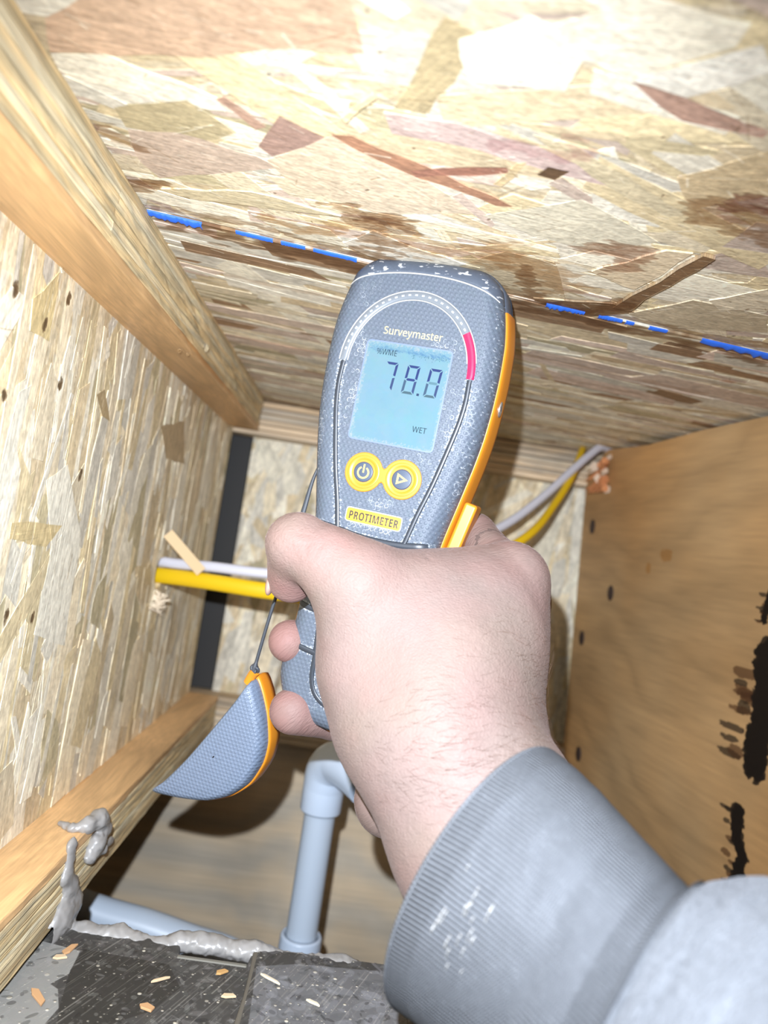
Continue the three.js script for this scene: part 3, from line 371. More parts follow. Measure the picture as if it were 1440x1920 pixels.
const flatUV = (g) => { const p = g.attributes.position, u = []; for (let i = 0; i < p.count; i++) u.push((p.getX(i) + 0.15) / 0.5, 1 - (p.getZ(i) + 0.43) / 0.25 - p.getY(i) * 0.2); g.setAttribute('uv', new THREE.Float32BufferAttribute(u, 2)); return g; };
{
  const slabOf = (pts, y1, th) => { const g = new THREE.ExtrudeGeometry(new THREE.Shape(pts.map(([x, z]) => new THREE.Vector2(x, -z))), { depth: th, bevelEnabled: true, bevelSize: 0.0015, bevelThickness: 0.0015, bevelSegments: 2 }); g.rotateX(-Math.PI / 2); g.translate(0, y1 - th - 0.0015, 0); return flatUV(g); };
  part('board', slabOf([[-0.21, -0.2], [-0.21, -0.404], [-0.063, -0.404], [-0.061, -0.393], [-0.0235, -0.392], [-0.0225, -0.404], [-0.021, -0.404], [-0.021, -0.2]], -0.2195, 0.022), sillMat, sill);
  part('raised_plate', slabOf([[-0.0195, -0.2], [-0.0195, -0.405], [0.3, -0.41], [0.3, -0.2]], -0.2172, 0.026), sillMat, sill).userData.label = 'grey smeared raised plate';
  part('slot_liner', box(-0.064, -0.0225, -0.235, -0.2275, -0.404, -0.391, 0.001), M({ color: 0x1d242e, roughness: 0.35 }), sill).userData.label = 'dark blue black plastic in the slot';
  part('slot_lip', box(-0.0605, -0.0245, -0.2215, -0.2188, -0.3925, -0.3898, 0.0008), M({ color: 0x6d6a60, roughness: 0.7 }), sill);
  part('edge_strip', sweep([[-0.0215, -0.2185, -0.402], [-0.0208, -0.2188, -0.37], [-0.0222, -0.2187, -0.33], [-0.0225, -0.2187, -0.21]], 0.0016, 0.001, 20, 8), M({ color: 0x5f594e, roughness: 0.8 }), sill);
}
{ // sealant: lumpy bead along the back edge, smeared up the flange corner, one flap on the flange
  const chain = [], R = rng(21);
  for (let i = 0; i <= 46; i++) { const x = -0.128 + i * 0.0055, n = fbm(i * 0.5, 2, 7), inSlot = x > -0.064 && x < -0.022; chain.push([x, -0.2225 + (n - 0.5) * 0.003 + (inSlot ? 0.0014 : 0), -0.406 + (fbm(i * 0.6, 9, 3) - 0.5) * 0.005 - (inSlot ? 0.002 : 0), 0.0026 + n * 0.0034]); }
  const up = [[[-0.1255,-0.2165,-0.3919], 0.008], [[-0.1245,-0.2126,-0.3984], 0.0105], [[-0.1245,-0.2114,-0.412], 0.009], [[-0.1248,-0.1998,-0.4061], 0.0062], [[-0.1249,-0.1901,-0.3978], 0.005], [[-0.125,-0.181,-0.3989], 0.0038], [[-0.125,-0.1743,-0.3981], 0.0044]].map(([p, r]) => [...p, r]);
  const flap = [[[-0.1415,-0.1755,-0.4242], 0.0012], [[-0.1314,-0.1752,-0.4194], 0.0024], [[-0.1257,-0.1745,-0.4236], 0.0046], [[-0.1233,-0.1745,-0.4343], 0.006], [[-0.1225,-0.1844,-0.4449], 0.0044], [[-0.1225,-0.1879,-0.4335], 0.0056], [[-0.1232,-0.1936,-0.4282], 0.0036], [[-0.1228,-0.1957,-0.4469], 0.0034], [[-0.1225,-0.197,-0.4614], 0.0026]].map(([p, r]) => [...p, r]);
  const sdf = (p) => {
    let d = 1; const run = (c, k, fx = 1) => { for (let i = 0; i + 1 < c.length; i++) { const a = c[i], b = c[i + 1]; if (Math.abs(p[0] - a[0]) > 0.03 || Math.abs(p[1] - a[1]) > 0.04) continue; d = smin(d, cone([(p[0] - a[0]) * fx + a[0], (p[1] - a[1]) * 1.15 + a[1], p[2]], a, b, a[3], b[3]), k); } };
    run(chain, 0.004); run(up, 0.005, 1.9); run(flap, 0.004, 1.25);
    return d - 0.0016 * (fbm(p[0] * 190, p[1] * 190, p[2] * 190, 2) - 0.5) - 0.0011 * (noise3(p[0] * 520, p[1] * 520, p[2] * 300) - 0.5);
  };
  const g = nets(sdf, [-0.146, -0.234, -0.472], [0.136, -0.145, -0.386], 0.00125); g.setAttribute('uv', new THREE.Float32BufferAttribute(new Array(g.attributes.position.count * 2).fill(0), 2));
  solo('sealant_bead', g, M({ color: 0x8f8c88, roughness: 0.34, clearcoat: 0.25, clearcoatRoughness: 0.3 }), 'smeared glossy grey sealant bead along the sill edge and joist corner', 'sealant');
}
{ // wood chips and slivers lying on the sill
  const R = rng(33), tones = [0xbf9468, 0xc9b08c, 0xb98f58, 0xcfc2a8].map((c) => M({ color: c, roughness: 0.8 }));
  const spots = [[[-0.1123,-0.3833], 0.010, 0.0035, 1.2, 0, 'orange wood chip on the sill below the sealant corner'], [[-0.1112,-0.3443], 0.013, 0.0035, -0.9, 0, 'long orange wood chip on grey dust of the sill'], [[-0.114,-0.3757], 0.006, 0.003, 0.2, 1, 'small cream wood chip beside the orange chip'], [[-0.0632,-0.3472], 0.007, 0.0045, -0.7, 0, 'square orange wood flake on scratched black sill'], [[-0.0358,-0.3818], 0.006, 0.003, 0.5, 2, 'golden wood chip on the lip of the slot'], [[-0.0291,-0.3636], 0.0065, 0.0025, 0.1, 1, 'rounded cream wood chip below the slot'], [[-0.0112,-0.3776], 0.012, 0.0014, -0.6, 3, 'pale sliver on the grey raised plate beside the edge strip'], [[-0.0631,-0.369], 0.009, 0.0012, 0.6, 1, 'thin tan sliver on the scratched black sill'], [[0.011,-0.3635], 0.007, 0.0014, -0.5, 3, 'short pale sliver out on the grey raised plate']];
  for (const [[x, z], l, w, a, t, label] of spots) {
    const s = new THREE.Shape([[-l / 2, -w * 0.3], [-l * 0.2, -w / 2], [l / 2, -w * 0.1], [l * 0.3, w / 2], [-l * 0.35, w * 0.4]].map((p) => new THREE.Vector2(...p))), g = new THREE.ExtrudeGeometry(s, { depth: 0.0007, bevelEnabled: true, bevelSize: 0.0002, bevelThickness: 0.0002, bevelSegments: 1 });
    g.rotateX(-Math.PI / 2); g.rotateY(a); g.rotateX((R() - 0.5) * 0.12); g.translate(x, x > -0.02 ? -0.2166 : -0.2189, z); solo('wood_chip', g, tones[t], label, 'wood chip', 'wood chips on the sill');
  }
}

// ---------------------------------------------------------------- white plastic water pipe below the bay
{
  const pm = M({ color: 0xb4c0cc, roughness: 0.4, clearcoat: 0.2 }), fm = M({ color: 0xbcc9d8, roughness: 0.36, clearcoat: 0.3 });
  const pipe = thing('water_pipe', 'milky white plastic water pipe with couplings rising behind the hand', 'pipe');
  const cyl = (r, y0, y1, x, z) => { const g = new THREE.CylinderGeometry(r, r, y1 - y0, 32, 1, true); g.translate(x, (y0 + y1) / 2, z); return g; };
  const sleeveOf = (r, h, x, y, z) => { const q = [[r * 0.8, 0], [r * 0.93, 0.0004], [r, 0.002], [r * 1.01, h * 0.5], [r, h - 0.002], [r * 0.94, h - 0.0003], [r * 0.79, h], [r * 0.77, h - 0.006]]; const g = new THREE.LatheGeometry(q.map((p) => new THREE.Vector2(...p)), 36); g.translate(x, y, z); return g; };
  part('pipe', cyl(0.0124, -0.318, -0.19, 0.0007, -0.6), pm, pipe).userData.label = 'vertical riser';
  part('coupling', sleeveOf(0.0166, 0.034, 0.0008, -0.3405, -0.6), fm, pipe); part('coupling', sleeveOf(0.0164, 0.029, 0.0005, -0.211, -0.6), fm, pipe);
  part('elbow', sweep([[0.0006, -0.19, -0.6], [0.0012, -0.178, -0.598], [0.007, -0.1685, -0.59], [0.02, -0.168, -0.575], [0.032, -0.172, -0.562]], 0.0168, 0.0168, 24, 28, [0.3, 0.2, 1]), fm, pipe);
  part('pipe', sweep([[0.028, -0.171, -0.566], [0.09, -0.185, -0.51], [0.16, -0.2, -0.45]], 0.0124, 0.0124, 16, 24), pm, pipe);
  part('pipe', sweep([[0.0008, -0.345, -0.6], [0.0008, -0.352, -0.6], [-0.006, -0.351, -0.6], [-0.0524,-0.3309,-0.6], [-0.0828,-0.3256,-0.6], [-0.121,-0.3181,-0.6], [-0.1734,-0.3101,-0.6], [-0.36, -0.252, -0.6]], 0.0135, 0.0135, 50, 24, [0, 0, 1]), pm, pipe).userData.label = 'supply pipe running in from the left';
  part('pipe', cyl(0.0124, -0.75, -0.33, 0.0008, -0.6), pm, pipe);
}
// ---------------------------------------------------------------- cables crossing the bay
solo('electrical_cable', sweep([[-0.2, -0.049, -0.61], [-0.1572,-0.0459,-0.6074], [-0.1107,-0.0438,-0.5911], [-0.0668,-0.0433,-0.58], [-0.0086,-0.0402,-0.5784], [0.058,-0.0221,-0.6008], [0.1442,0.0323,-0.6559], [0.178,0.0709,-0.7031], [0.2016,0.1071,-0.7406], [0.2164,0.1369,-0.7737], [0.2219,0.1456,-0.7881]], (t) => mix(0.0042, 0.0036, t), (t) => mix(0.0064, 0.0036, sstep(0.3, 0.8, t)), 90, 16, [0, 1, 0]), M({ color: 0xdcb414, roughness: 0.4 }), 'yellow flat electrical cable crossing the bay behind the hand', 'cable');
solo('electrical_cable', sweep([[-0.2, -0.03, -0.61], [-0.1568,-0.0345,-0.6067], [-0.1135,-0.032,-0.5955], [-0.0701,-0.0303,-0.5894], [-0.0117,-0.024,-0.6026], [0.058,0.0015,-0.6396], [0.1293,0.0421,-0.6858], [0.169,0.078,-0.7129], [0.2,0.1117,-0.7354], [0.2186,0.1312,-0.7489], [0.2339,0.1435,-0.7599], [0.27, 0.135, -0.79]], 0.0034, 0.0042, 90, 16, [0, 1, 0]), M({ color: 0xc6c5cc, roughness: 0.45 }), 'white electrical cable crossing the bay above the yellow one', 'cable');
{ // water beads on the top flange
  const w = M({ color: 0xffffff, roughness: 0.02, transmission: 1, thickness: 0.004, ior: 1.33 });
  for (const [p, r, l] of [[[-0.1246, 0.119, -0.5], 0.0026, 'clear water droplet clinging high on the side of the flange'], [[-0.131, 0.1064, -0.462], 0.0018, 'tiny water droplet hanging under the flange'], [[-0.1275, 0.1066, -0.47], 0.0015, 'second tiny water droplet by the lower flange edge']]) { const g = new THREE.SphereGeometry(r, 16, 12); g.scale(0.8, 1.1, 1); g.translate(...p); solo('water_droplet', g, w, l, 'droplet', 'water droplets on the flange'); }
}
// ---------------------------------------------------------------- moisture meter (built in millimetres, x right, y up its length, z out of its face)
const MS = 0.00096, mm = (g) => { g.scale(MS, MS, MS); return g; };
const placeMeter = (o) => frame(o, [0.0076, 0.0767, -0.356], [0.9545, -0.0728, 0.2892], [0.0519, 0.9955, 0.0791]);
const meter = thing('moisture_meter', 'grey and orange handheld moisture meter with lit blue screen, held against the ceiling', 'meter'); placeMeter(meter);
const greyCol = [84, 92, 103];
const half = [[0, 71.4], [14, 71.2], [26, 70.4], [31, 68.8], [35.5, 65.6], [39.2, 61.4], [41.3, 55], [43.8, 45], [45.6, 34], [46.3, 18], [46, 2], [44.8, -14], [42.6, -29], [38.6, -50], [34.8, -70], [33, -92], [33.6, -116], [34.6, -135], [36.6, -147], [36.2, -156], [32.6, -165.5], [24, -173], [12, -177.6], [0, -178.8]];
const outline = new THREE.CatmullRomCurve3([...half, ...half.slice(1, -1).reverse().map(([x, y]) => [-x, y])].map(([x, y]) => new THREE.Vector3(x, y, 0)), true, 'catmullrom', 0.35).getSpacedPoints(420).slice(0, 420).map((p) => [p.x, p.y]);
const segD = (p, a, b) => { const vx = b[0] - a[0], vy = b[1] - a[1], h = clamp(((p[0] - a[0]) * vx + (p[1] - a[1]) * vy) / (vx * vx + vy * vy)); return Math.hypot(p[0] - a[0] - vx * h, p[1] - a[1] - vy * h); };
const rimD = (p) => { let d = 99; for (let i = 0; i < outline.length; i++) d = Math.min(d, segD(p, outline[i], outline[(i + 1) % outline.length])); return d; };
const faceZ = (x, y) => { const d = Math.min(rimD([x, y]) / 10, 1); return -12 + 12 * Math.sqrt(1 - (1 - d) ** 2); };
const faceUV = (x, y) => [x / 104 + 0.5, (y + 184) / 260];
const hwAt = (y) => { let w = 0; for (let i = 0; i < outline.length; i++) { const a = outline[i], b = outline[(i + 1) % outline.length]; if ((a[1] - y) * (b[1] - y) <= 0 && a[1] !== b[1]) { const x = mix(a[0], b[0], (y - a[1]) / (b[1] - a[1])); w = Math.max(w, Math.abs(x)); } } return w; };
const capLine = (x) => 62.2 - 0.0036 * x * x - 0.0000009 * x ** 4;
// black rubber lines of the face
const lineL = [[-33.6, 13], [-33.9, 2], [-33, -8], [-30.4, -22], [-26, -42], [-21.6, -58], [-18.2, -73]];
const mirror = (l) => l.map(([x, y]) => [-x, y]);
const crossTop = [[-30, -72], [-18, -73.2], [-8, -74.6], [4, -75.2], [18, -74.4], [30, -72.4]], cross2 = [[-33.4, -115], [-24, -116.2], [-10, -117.4], [10, -117.4], [24, -116.2], [33.4, -115]], cross3 = [[-34, -135], [-24, -137.4], [-10, -139], [10, -139], [24, -137.4], [34, -135]];
const lowL = [[-17.4, -116.6], [-17, -128], [-16, -140], [-15.2, -152], [-11.6, -159.4], [-4, -163.6], [4, -163.6], [11.6, -159.4], [15.2, -152], [16, -140], [17, -128], [17.4, -116.6]];
const arch = []; for (let i = 0; i <= 60; i++) { const a = Math.PI * (1 - i / 60); arch.push([33.7 * Math.cos(a), 13.4 + 37.6 * Math.sin(a)]); }
const faceMap = (() => {
  const W = 820, Hh = 2048, [c, g] = canvas(W, Hh), R = rng(3), P = ([x, y]) => { const [u, v] = faceUV(x, y); return [u * W, (1 - v) * Hh]; }, k = W / 104;
  g.fillStyle = rgb(greyCol); g.fillRect(0, 0, W, Hh);
  for (let i = 0; i < 2600; i++) { const s = 0.94 + R() * 0.12; g.fillStyle = rgb(tint(greyCol, s), 0.3); g.beginPath(); g.ellipse(R() * W, R() * Hh, 3 + R() * 14, 3 + R() * 14, 0, 0, 7); g.fill(); }
  const scuff = (l, n, wide, a) => { for (let i = 0; i < n; i++) { const t = R() * (l.length - 1), q = Math.min(l.length - 2, t | 0), p = P([mix(l[q][0], l[q + 1][0], t - q) + (R() - 0.5) * wide, mix(l[q][1], l[q + 1][1], t - q) + (R() - 0.5) * wide]); g.fillStyle = rgb([206, 205, 200], a * R()); g.beginPath(); g.ellipse(...p, 0.8 + R() * 2.4, 0.8 + R() * 3.6, R() * 3, 0, 7); g.fill(); } };
  for (const l of [lineL, mirror(lineL), crossTop, cross2, cross3, lowL]) { scuff(l, 900, 5.2, 0.5); scuff(l, 500, 3.6, 0.8); }
  // worn rings round the raised dots
  const rings = (cx, cy, rx, ry, n, a) => { for (let i = 0; i < n; i++) { const x = cx + (R() + R() - 1) * rx, y = cy + (R() + R() - 1) * ry, row = Math.round(y / 2.165), gx = (Math.round(x / 2.5 - (row & 1) * 0.5) + (row & 1) * 0.5) * 2.5, p = P([gx, row * 2.165]); g.strokeStyle = rgb([202, 204, 204], a * (0.4 + R() * 0.6)); g.lineWidth = 1 + R() * 1.6; g.beginPath(); const s = R() * 6; g.arc(...p, 1.02 * k, s, s + 1 + R() * 4); g.stroke(); } };
  rings(0, -67, 15, 4.5, 70, 0.8); rings(2, -56, 12, 4, 36, 0.6); rings(-25, -4, 5, 18, 60, 0.6); rings(27, -10, 4, 20, 44, 0.5); rings(-25, 22, 5, 10, 44, 0.6); rings(14, -32, 16, 5, 22, 0.5); rings(-39, -30, 3, 45, 70, 0.5); rings(38, -20, 3, 50, 60, 0.4); rings(-20, -168, 12, 4, 60, 0.8); rings(0, -90, 26, 12, 60, 0.4); rings(20, 28, 12, 6, 30, 0.5); rings(-28, 48, 8, 10, 40, 0.35);
  for (let i = 0; i < 900; i++) { const o = outline[(R() * outline.length) | 0], q = 0.9 + R() * 0.1, p = P([o[0] * q, mix(o[1], o[1] * 0.99, R())]); g.fillStyle = rgb([235, 233, 228], 0.4 * R()); g.beginPath(); g.ellipse(...p, 1 + R() * 2, 1 + R() * 5, R() * 3, 0, 7); g.fill(); }
  g.fillStyle = 'rgb(226,196,128)'; g.textBaseline = 'alphabetic'; g.textAlign = 'center'; g.font = `${5.4 * k}px sans-serif`; const [tx, ty] = P([0.2, 29.9]); g.save(); g.translate(tx, ty); const tw = g.measureText('Surveymaster').width; g.scale(31.4 * k / tw, 1.0); g.fillText('Surveymaster', 0, 0); g.restore();
  return tex(c);
})();
const dots = pixelTex(64, 112, (x, y) => { const X = x / 64, Y = y / 112 * 1.75, f = (a, b) => { const d = Math.hypot(((X - a + 1.5) % 1) - 0.5, ((Y - b + 2.625) % 1.75) - 0.875); return d < 0.34 ? Math.sqrt(1 - (d / 0.34) ** 2) : 0; }; const h = 255 * Math.max(f(0, 0), f(0.5, 0.875)); return [h, h, h]; }, false);
dots.repeat.set(104 / 2.5, 260 / 4.33);
const shellMat = M({ map: faceMap, bumpMap: dots, bumpScale: 0.00017, roughness: 0.52, specularIntensity: 0.7 });
const capMap = pixelTex(512, 256, (x, y) => { const w = fbm(x / 30, y / 14, 3, 4), e = sstep(0.66, 0.74, w) * 0.85, n = 0.96 + 0.08 * fbm(x / 9, y / 9, 8, 2); return [mix(76 * n, 200, e), mix(84 * n, 200, e), mix(96 * n, 198, e)]; }); capMap.repeat.set(1 / 60, 1 / 26);
const capMat = M({ map: capMap, roughness: 0.42, specularIntensity: 0.7 }), plainGrey = M({ color: 0x525b69, roughness: 0.5 }), orange = M({ color: 0xc67c1e, roughness: 0.4 }), rubber = M({ color: 0x2c3138, roughness: 0.38 });
{
  const yLow = -150, hL = hwAt(yLow), topArc = [], botArc = []; const xE = 41.1, yE = capLine(41.1);
  for (const [x, y] of outline) { if (y > yE + 0.2) topArc.push([x, y]); if (y < yLow) botArc.push([x, y]); }
  topArc.sort((a, b) => Math.atan2(a[0], a[1] - 50) - Math.atan2(b[0], b[1] - 50)); botArc.sort((a, b) => Math.atan2(a[0], -a[1] - 140) - Math.atan2(b[0], -b[1] - 140));
  const along = (arr, u) => { const t = u * (arr.length - 1), i = Math.min(arr.length - 2, t | 0); return [mix(arr[i][0], arr[i + 1][0], t - i), mix(arr[i][1], arr[i + 1][1], t - i)]; };
  const uu = (u) => { const s = u * 2 - 1; return Math.sign(s) * (1 - (1 - Math.abs(s)) ** 1.5); };         // denser towards the rounded sides
  const pt = (x, y, dz = 0) => [x, y, faceZ(x, y) + dz, ...faceUV(x, y)];
  part('front_shell', mm(mergeGeometries([
    gridGeo(56, 120, (u, v) => { const s = uu(u), hi = capLine(s * 41), y = mix(yLow, hi, v); return pt(s * hwAt(Math.min(y, 61)), y); }),
    gridGeo(56, 14, (u, v) => { const s = uu(u), b = along([[-hL, yLow], ...botArc, [hL, yLow]], (s + 1) / 2), w = 1 - (1 - v) ** 1.6; return pt(mix(b[0], s * hL, v), mix(b[1], yLow, v)); }),
  ])), shellMat, meter).userData.label = 'grey front shell with raised dots and worn white scuffs';
  part('top_cap', mm(gridGeo(56, 14, (u, v) => { const s = uu(u), b = along([[-41.2, capLine(41) + 0.2], ...topArc, [41.2, capLine(41) + 0.2]], (s + 1) / 2), x = mix(s * 41.1, b[0], v), y = mix(capLine(s * 41.1), b[1], v), d = sstep(0, 0.06, v); return [x, y, faceZ(x, y) + 0.35 - 0.6 * (1 - d), x, y]; })), capMat, meter).userData.label = 'smooth slate grey top cap with chipped paint';
  const rimLoft = (pts, layers, closed) => { const n = pts.length; return gridGeo(closed ? n : n - 1, layers.length - 1, (u, v) => { const i = Math.round(u * (closed ? n : n - 1)) % n, [z, o] = layers[Math.round(v * (layers.length - 1))], p = pts[i], a = pts[(i + 1) % n], b = pts[(i - 1 + n) % n]; let nx = a[1] - b[1], ny = -(a[0] - b[0]); if (!closed && i === 0) { nx = a[1] - p[1]; ny = -(a[0] - p[0]); } if (!closed && i === n - 1) { nx = p[1] - b[1]; ny = -(p[0] - b[0]); } const l = -Math.hypot(nx, ny) || 1; return [p[0] + nx / l * o, p[1] + ny / l * o, z, i * 2, z]; }); };
  const order = outline.slice(), k0 = order.findIndex(([x, y], i) => x > 0 && y < 52), rot = [...order.slice(k0), ...order.slice(0, k0)], low = rot.filter(([, y]) => y < 52), up = rot.filter(([, y]) => y >= 51);
  up.sort((a, b) => Math.atan2(-a[0], a[1] - 40) - Math.atan2(-b[0], b[1] - 40)); up.reverse();
  part('side_band', mm(rimLoft(low, [[-11.6, -0.4], [-11.4, 0.5], [-12.6, 1.3], [-16, 2.2], [-24, 3.2], [-27.4, 3.3], [-28, 2.4]], false)), orange, meter).userData.label = 'orange rubber band around the sides';
  part('top_band', mm(rimLoft(up, [[-11.6, -0.3], [-12.4, 0.6], [-16, 1.4], [-24, 1.8], [-28, 1.6]], false)), plainGrey, meter);
  part('back_shell', mm(rimLoft(outline, [[-27.6, 2.2], [-31, 1.6], [-37, -1.5], [-40, -6], [-41.5, -14], [-42, -30]], true)), plainGrey, meter);
  const hump = new THREE.SphereGeometry(1, 40, 24); hump.scale(44.5, 32, 26); hump.translate(2.4, 6, -32); part('rear_housing', mm(hump), plainGrey, meter);
  // side clip and jack on the right side
  const clip = new RoundedBoxGeometry(7, 52, 17, 3, 1.6); clip.rotateZ(-0.19); clip.translate(40.4, -72, -21); part('side_clip', mm(clip), orange, meter);
  const jackG = new THREE.TorusGeometry(2.3, 0.8, 10, 24); jackG.scale(1, 1.35, 1); jackG.rotateY(Math.PI / 2); jackG.translate(48.6, 4, -19); const jack = part('jack_socket', mm(jackG), M({ color: 0xc9ccd0, metalness: 0.9, roughness: 0.25 }), meter); const hole = new THREE.CylinderGeometry(2, 2, 0.8, 20); hole.rotateZ(Math.PI / 2); hole.scale(1, 1.35, 1); hole.translate(48.5, 4, -19); part('jack_hole', mm(hole), rubber, jack);
  // black rubber lines
  const ribbon = (l, w, h) => sweep(new THREE.CatmullRomCurve3(l.map(([x, y]) => new THREE.Vector3(x, y, 0))).getSpacedPoints(24).map((p) => [p.x, p.y, faceZ(p.x, p.y) + 0.1]), w, h, 48, 8, [0, 0, 1]);
  part('rubber_line', mm(ribbon(lineL, 1.25, 0.55)), rubber, meter); part('rubber_line', mm(ribbon(mirror(lineL), 1.25, 0.55)), rubber, meter);
  part('rubber_line', mm(ribbon(crossTop, 1.9, 0.7)), rubber, meter); part('rubber_line', mm(ribbon(cross2, 1.5, 0.6)), rubber, meter); part('rubber_line', mm(ribbon(cross3, 1.5, 0.6)), rubber, meter); part('rubber_line', mm(ribbon(lowL, 1.3, 0.55)), rubber, meter);
  // light bar: clear arch with a lit red end
  const band = (a, b, wi, wo, h) => { const l = arch.slice(a, b + 1); return gridGeo(l.length - 1, 4, (u, v) => { const i = Math.round(u * (l.length - 1)), p = l[i], q = [p[0] / 33.7, (p[1] - 13.4) / 37.6], L = Math.hypot(q[0] / 33.7, q[1] / 37.6), n = [q[0] / 33.7 / L, q[1] / 37.6 / L], s = [wi, wi * 0.85, 0, wo * 0.85, wo][Math.round(v * 4)], z = [-0.4, h, h * 1.2, h, -0.4][Math.round(v * 4)]; return [p[0] + n[0] * s, p[1] + n[1] * s, faceZ(p[0], p[1]) + z]; }); };
  part('light_bar', mm(band(0, 48, 2.0, -2.0, 0.5)), M({ color: 0x6c7278, roughness: 0.3, clearcoat: 0.6 }), meter).userData.label = 'clear arched light bar, unlit';
  part('light_bar_end', mm(band(48, 60, 2.1, -2.1, 0.55)), M({ color: 0xb01a46, roughness: 0.3, emissive: 0xff1450, emissiveIntensity: 0.32, clearcoat: 0.6 }), meter).userData.label = 'lit red end of the light bar';
  const leds = []; for (let i = 3; i < 48; i += 2) { const p = arch[i], b = new THREE.BoxGeometry(1.0, 1.5, 0.5); b.rotateZ(Math.atan2(p[1] - 13.4, p[0])); b.translate(p[0], p[1], faceZ(p[0], p[1]) + 0.75); leds.push(b); }
  part('segment_row', mm(mergeGeometries(leds)), M({ color: 0x9a9fa3, roughness: 0.4 }), meter);
  const pale = M({ color: 0xb4b3ae, roughness: 0.5 });
  for (const o of [2.3, -2.3]) part('light_bar_rim', mm(sweep(arch.filter((_, i) => i % 2 === 0 && i < 58).map(([x, y]) => { const q = [x / 33.7 ** 2, (y - 13.4) / 37.6 ** 2], L = Math.hypot(...q); return [x + q[0] / L * o, y + q[1] / L * o, 0.1]; }), 0.34, 0.4, 60, 6, [0, 0, 1])), pale, meter);
  part('cap_seam', mm(sweep([...Array(21).keys()].map((i) => { const x = mix(-39.5, 39.5, i / 20), y = capLine(x) - 0.1; return [x, y, faceZ(x, y) + 0.05]; }), 0.42, 0.4, 60, 6, [0, 0, 1])), pale, meter).userData.label = 'worn white edge below the top cap';
  // screen
  const rr = (w, h, r) => { const s = new THREE.Shape(), x = w / 2, y = h / 2; s.moveTo(-x + r, -y); s.lineTo(x - r, -y); s.quadraticCurveTo(x, -y, x, -y + r); s.lineTo(x, y - r); s.quadraticCurveTo(x, y, x - r, y); s.lineTo(-x + r, y); s.quadraticCurveTo(-x, y, -x, y - r); s.lineTo(-x, -y + r); s.quadraticCurveTo(-x, -y, -x + r, -y); return s; };
  const lcd = (() => {
    const k = 22, W = Math.round(44.5 * k), Hh = Math.round(50.6 * k), [c, g] = canvas(W, Hh), R = rng(9), X = (x) => (x + 22.25) * k, Y = (y) => (25.3 - y) * k;
    g.fillStyle = 'rgb(166,216,236)'; g.fillRect(0, 0, W, Hh);
    for (let i = 0; i < 420; i++) { g.fillStyle = rgb([150 + R() * 40, 206 + R() * 26, 228 + R() * 18], 0.12); g.beginPath(); g.ellipse(R() * W, R() * Hh, 20 + R() * 110, 20 + R() * 90, R() * 3, 0, 7); g.fill(); }
    for (let i = 0; i < 260; i++) { g.fillStyle = rgb([112, 168, 212], 0.22); g.beginPath(); g.ellipse(X(-21 + R() * 43), Y(21.6 + R() * R() * 2.6 - (R() < 0.3 ? R() * 1.5 : 0)), 3 + R() * 22, 2 + R() * 12, R(), 0, 7); g.fill(); }
    for (let i = 0; i < 90; i++) { g.fillStyle = rgb([80, 130, 150], 0.5); g.beginPath(); g.arc(X(2 + R() * 19), Y(20.6 + R() * 1.2 - R() * R() * 2), 1.5 + R() * 4, 0, 7); g.fill(); }
    const edge = (n, f) => { for (let i = 0; i < n; i++) { const [x, y] = f(R(), R() * R()); g.fillStyle = rgb([232, 240, 240], 0.45 * R()); g.beginPath(); g.ellipse(X(x), Y(y), 3 + R() * 9, 4 + R() * 16, R(), 0, 7); g.fill(); } };
    edge(330, (a, b) => [-22.25 + b * 2.4, -25.3 + a * 50]); edge(160, (a, b) => [-22 + a * 44, -25.3 + b * 2]); edge(200, (a, b) => [-22 + a * 44, 25.3 - b * 2.4]); edge(140, (a, b) => [22.25 - b * 1.4, -25 + a * 50]);
    const seg = (ox, oy, on, cols) => { const w = 6.6, h = 14.6, t = 1.25, m = 0.35, S = { a: [[m, h], [w - m, h], [w - t - m, h - t], [t + m, h - t]], b: [[w, h - m], [w, h / 2 + m], [w - t, h / 2 + t * 0.6], [w - t, h - t - m]], c: [[w, h / 2 - m], [w, m], [w - t, t + m], [w - t, h / 2 - t * 0.6]], d: [[m, 0], [w - m, 0], [w - t - m, t], [t + m, t]], e: [[0, h / 2 - m], [0, m], [t, t + m], [t, h / 2 - t * 0.6]], f: [[0, h - m], [0, h / 2 + m], [t, h / 2 + t * 0.6], [t, h - t - m]], g: [[t * 0.7, h / 2], [t + m, h / 2 + t / 2], [w - t - m, h / 2 + t / 2], [w - t * 0.7, h / 2], [w - t - m, h / 2 - t / 2], [t + m, h / 2 - t / 2]] }; for (const q of on) { g.fillStyle = cols[q] ?? 'rgb(70,90,158)'; g.beginPath(); S[q].forEach(([x, y], i) => (i ? g.lineTo(X(ox + x + (y - h) * 0.07), Y(oy + y)) : g.moveTo(X(ox + x + (y - h) * 0.07), Y(oy + y)))); g.closePath(); g.fill(); } };
    const low = { d: 'rgb(104,138,152)', e: 'rgb(96,126,158)', c: 'rgb(84,106,158)' };
    seg(-10.4, 1.3, 'abc', low); seg(1.3, 1.2, 'abcdefg', low); seg(13, 1.2, 'abcdefg', { ...low, g: 'rgb(132,180,196)' }); g.fillStyle = 'rgb(74,98,140)'; g.fillRect(X(8.6), Y(2.3), 1.3 * k, 1.2 * k);
    g.fillStyle = 'rgb(62,92,116)'; g.textAlign = 'left'; g.font = `${4.0 * k}px sans-serif`; const word = (s, x, y, w) => { g.save(); g.translate(X(x), Y(y)); g.scale(w * k / g.measureText(s).width, 1); g.fillText(s, 0, 0); g.restore(); }; word('%WME', -16.8, 19.1, 11.2); word('WET', 10.1, -17, 7.5);
    return tex(c);
  })();
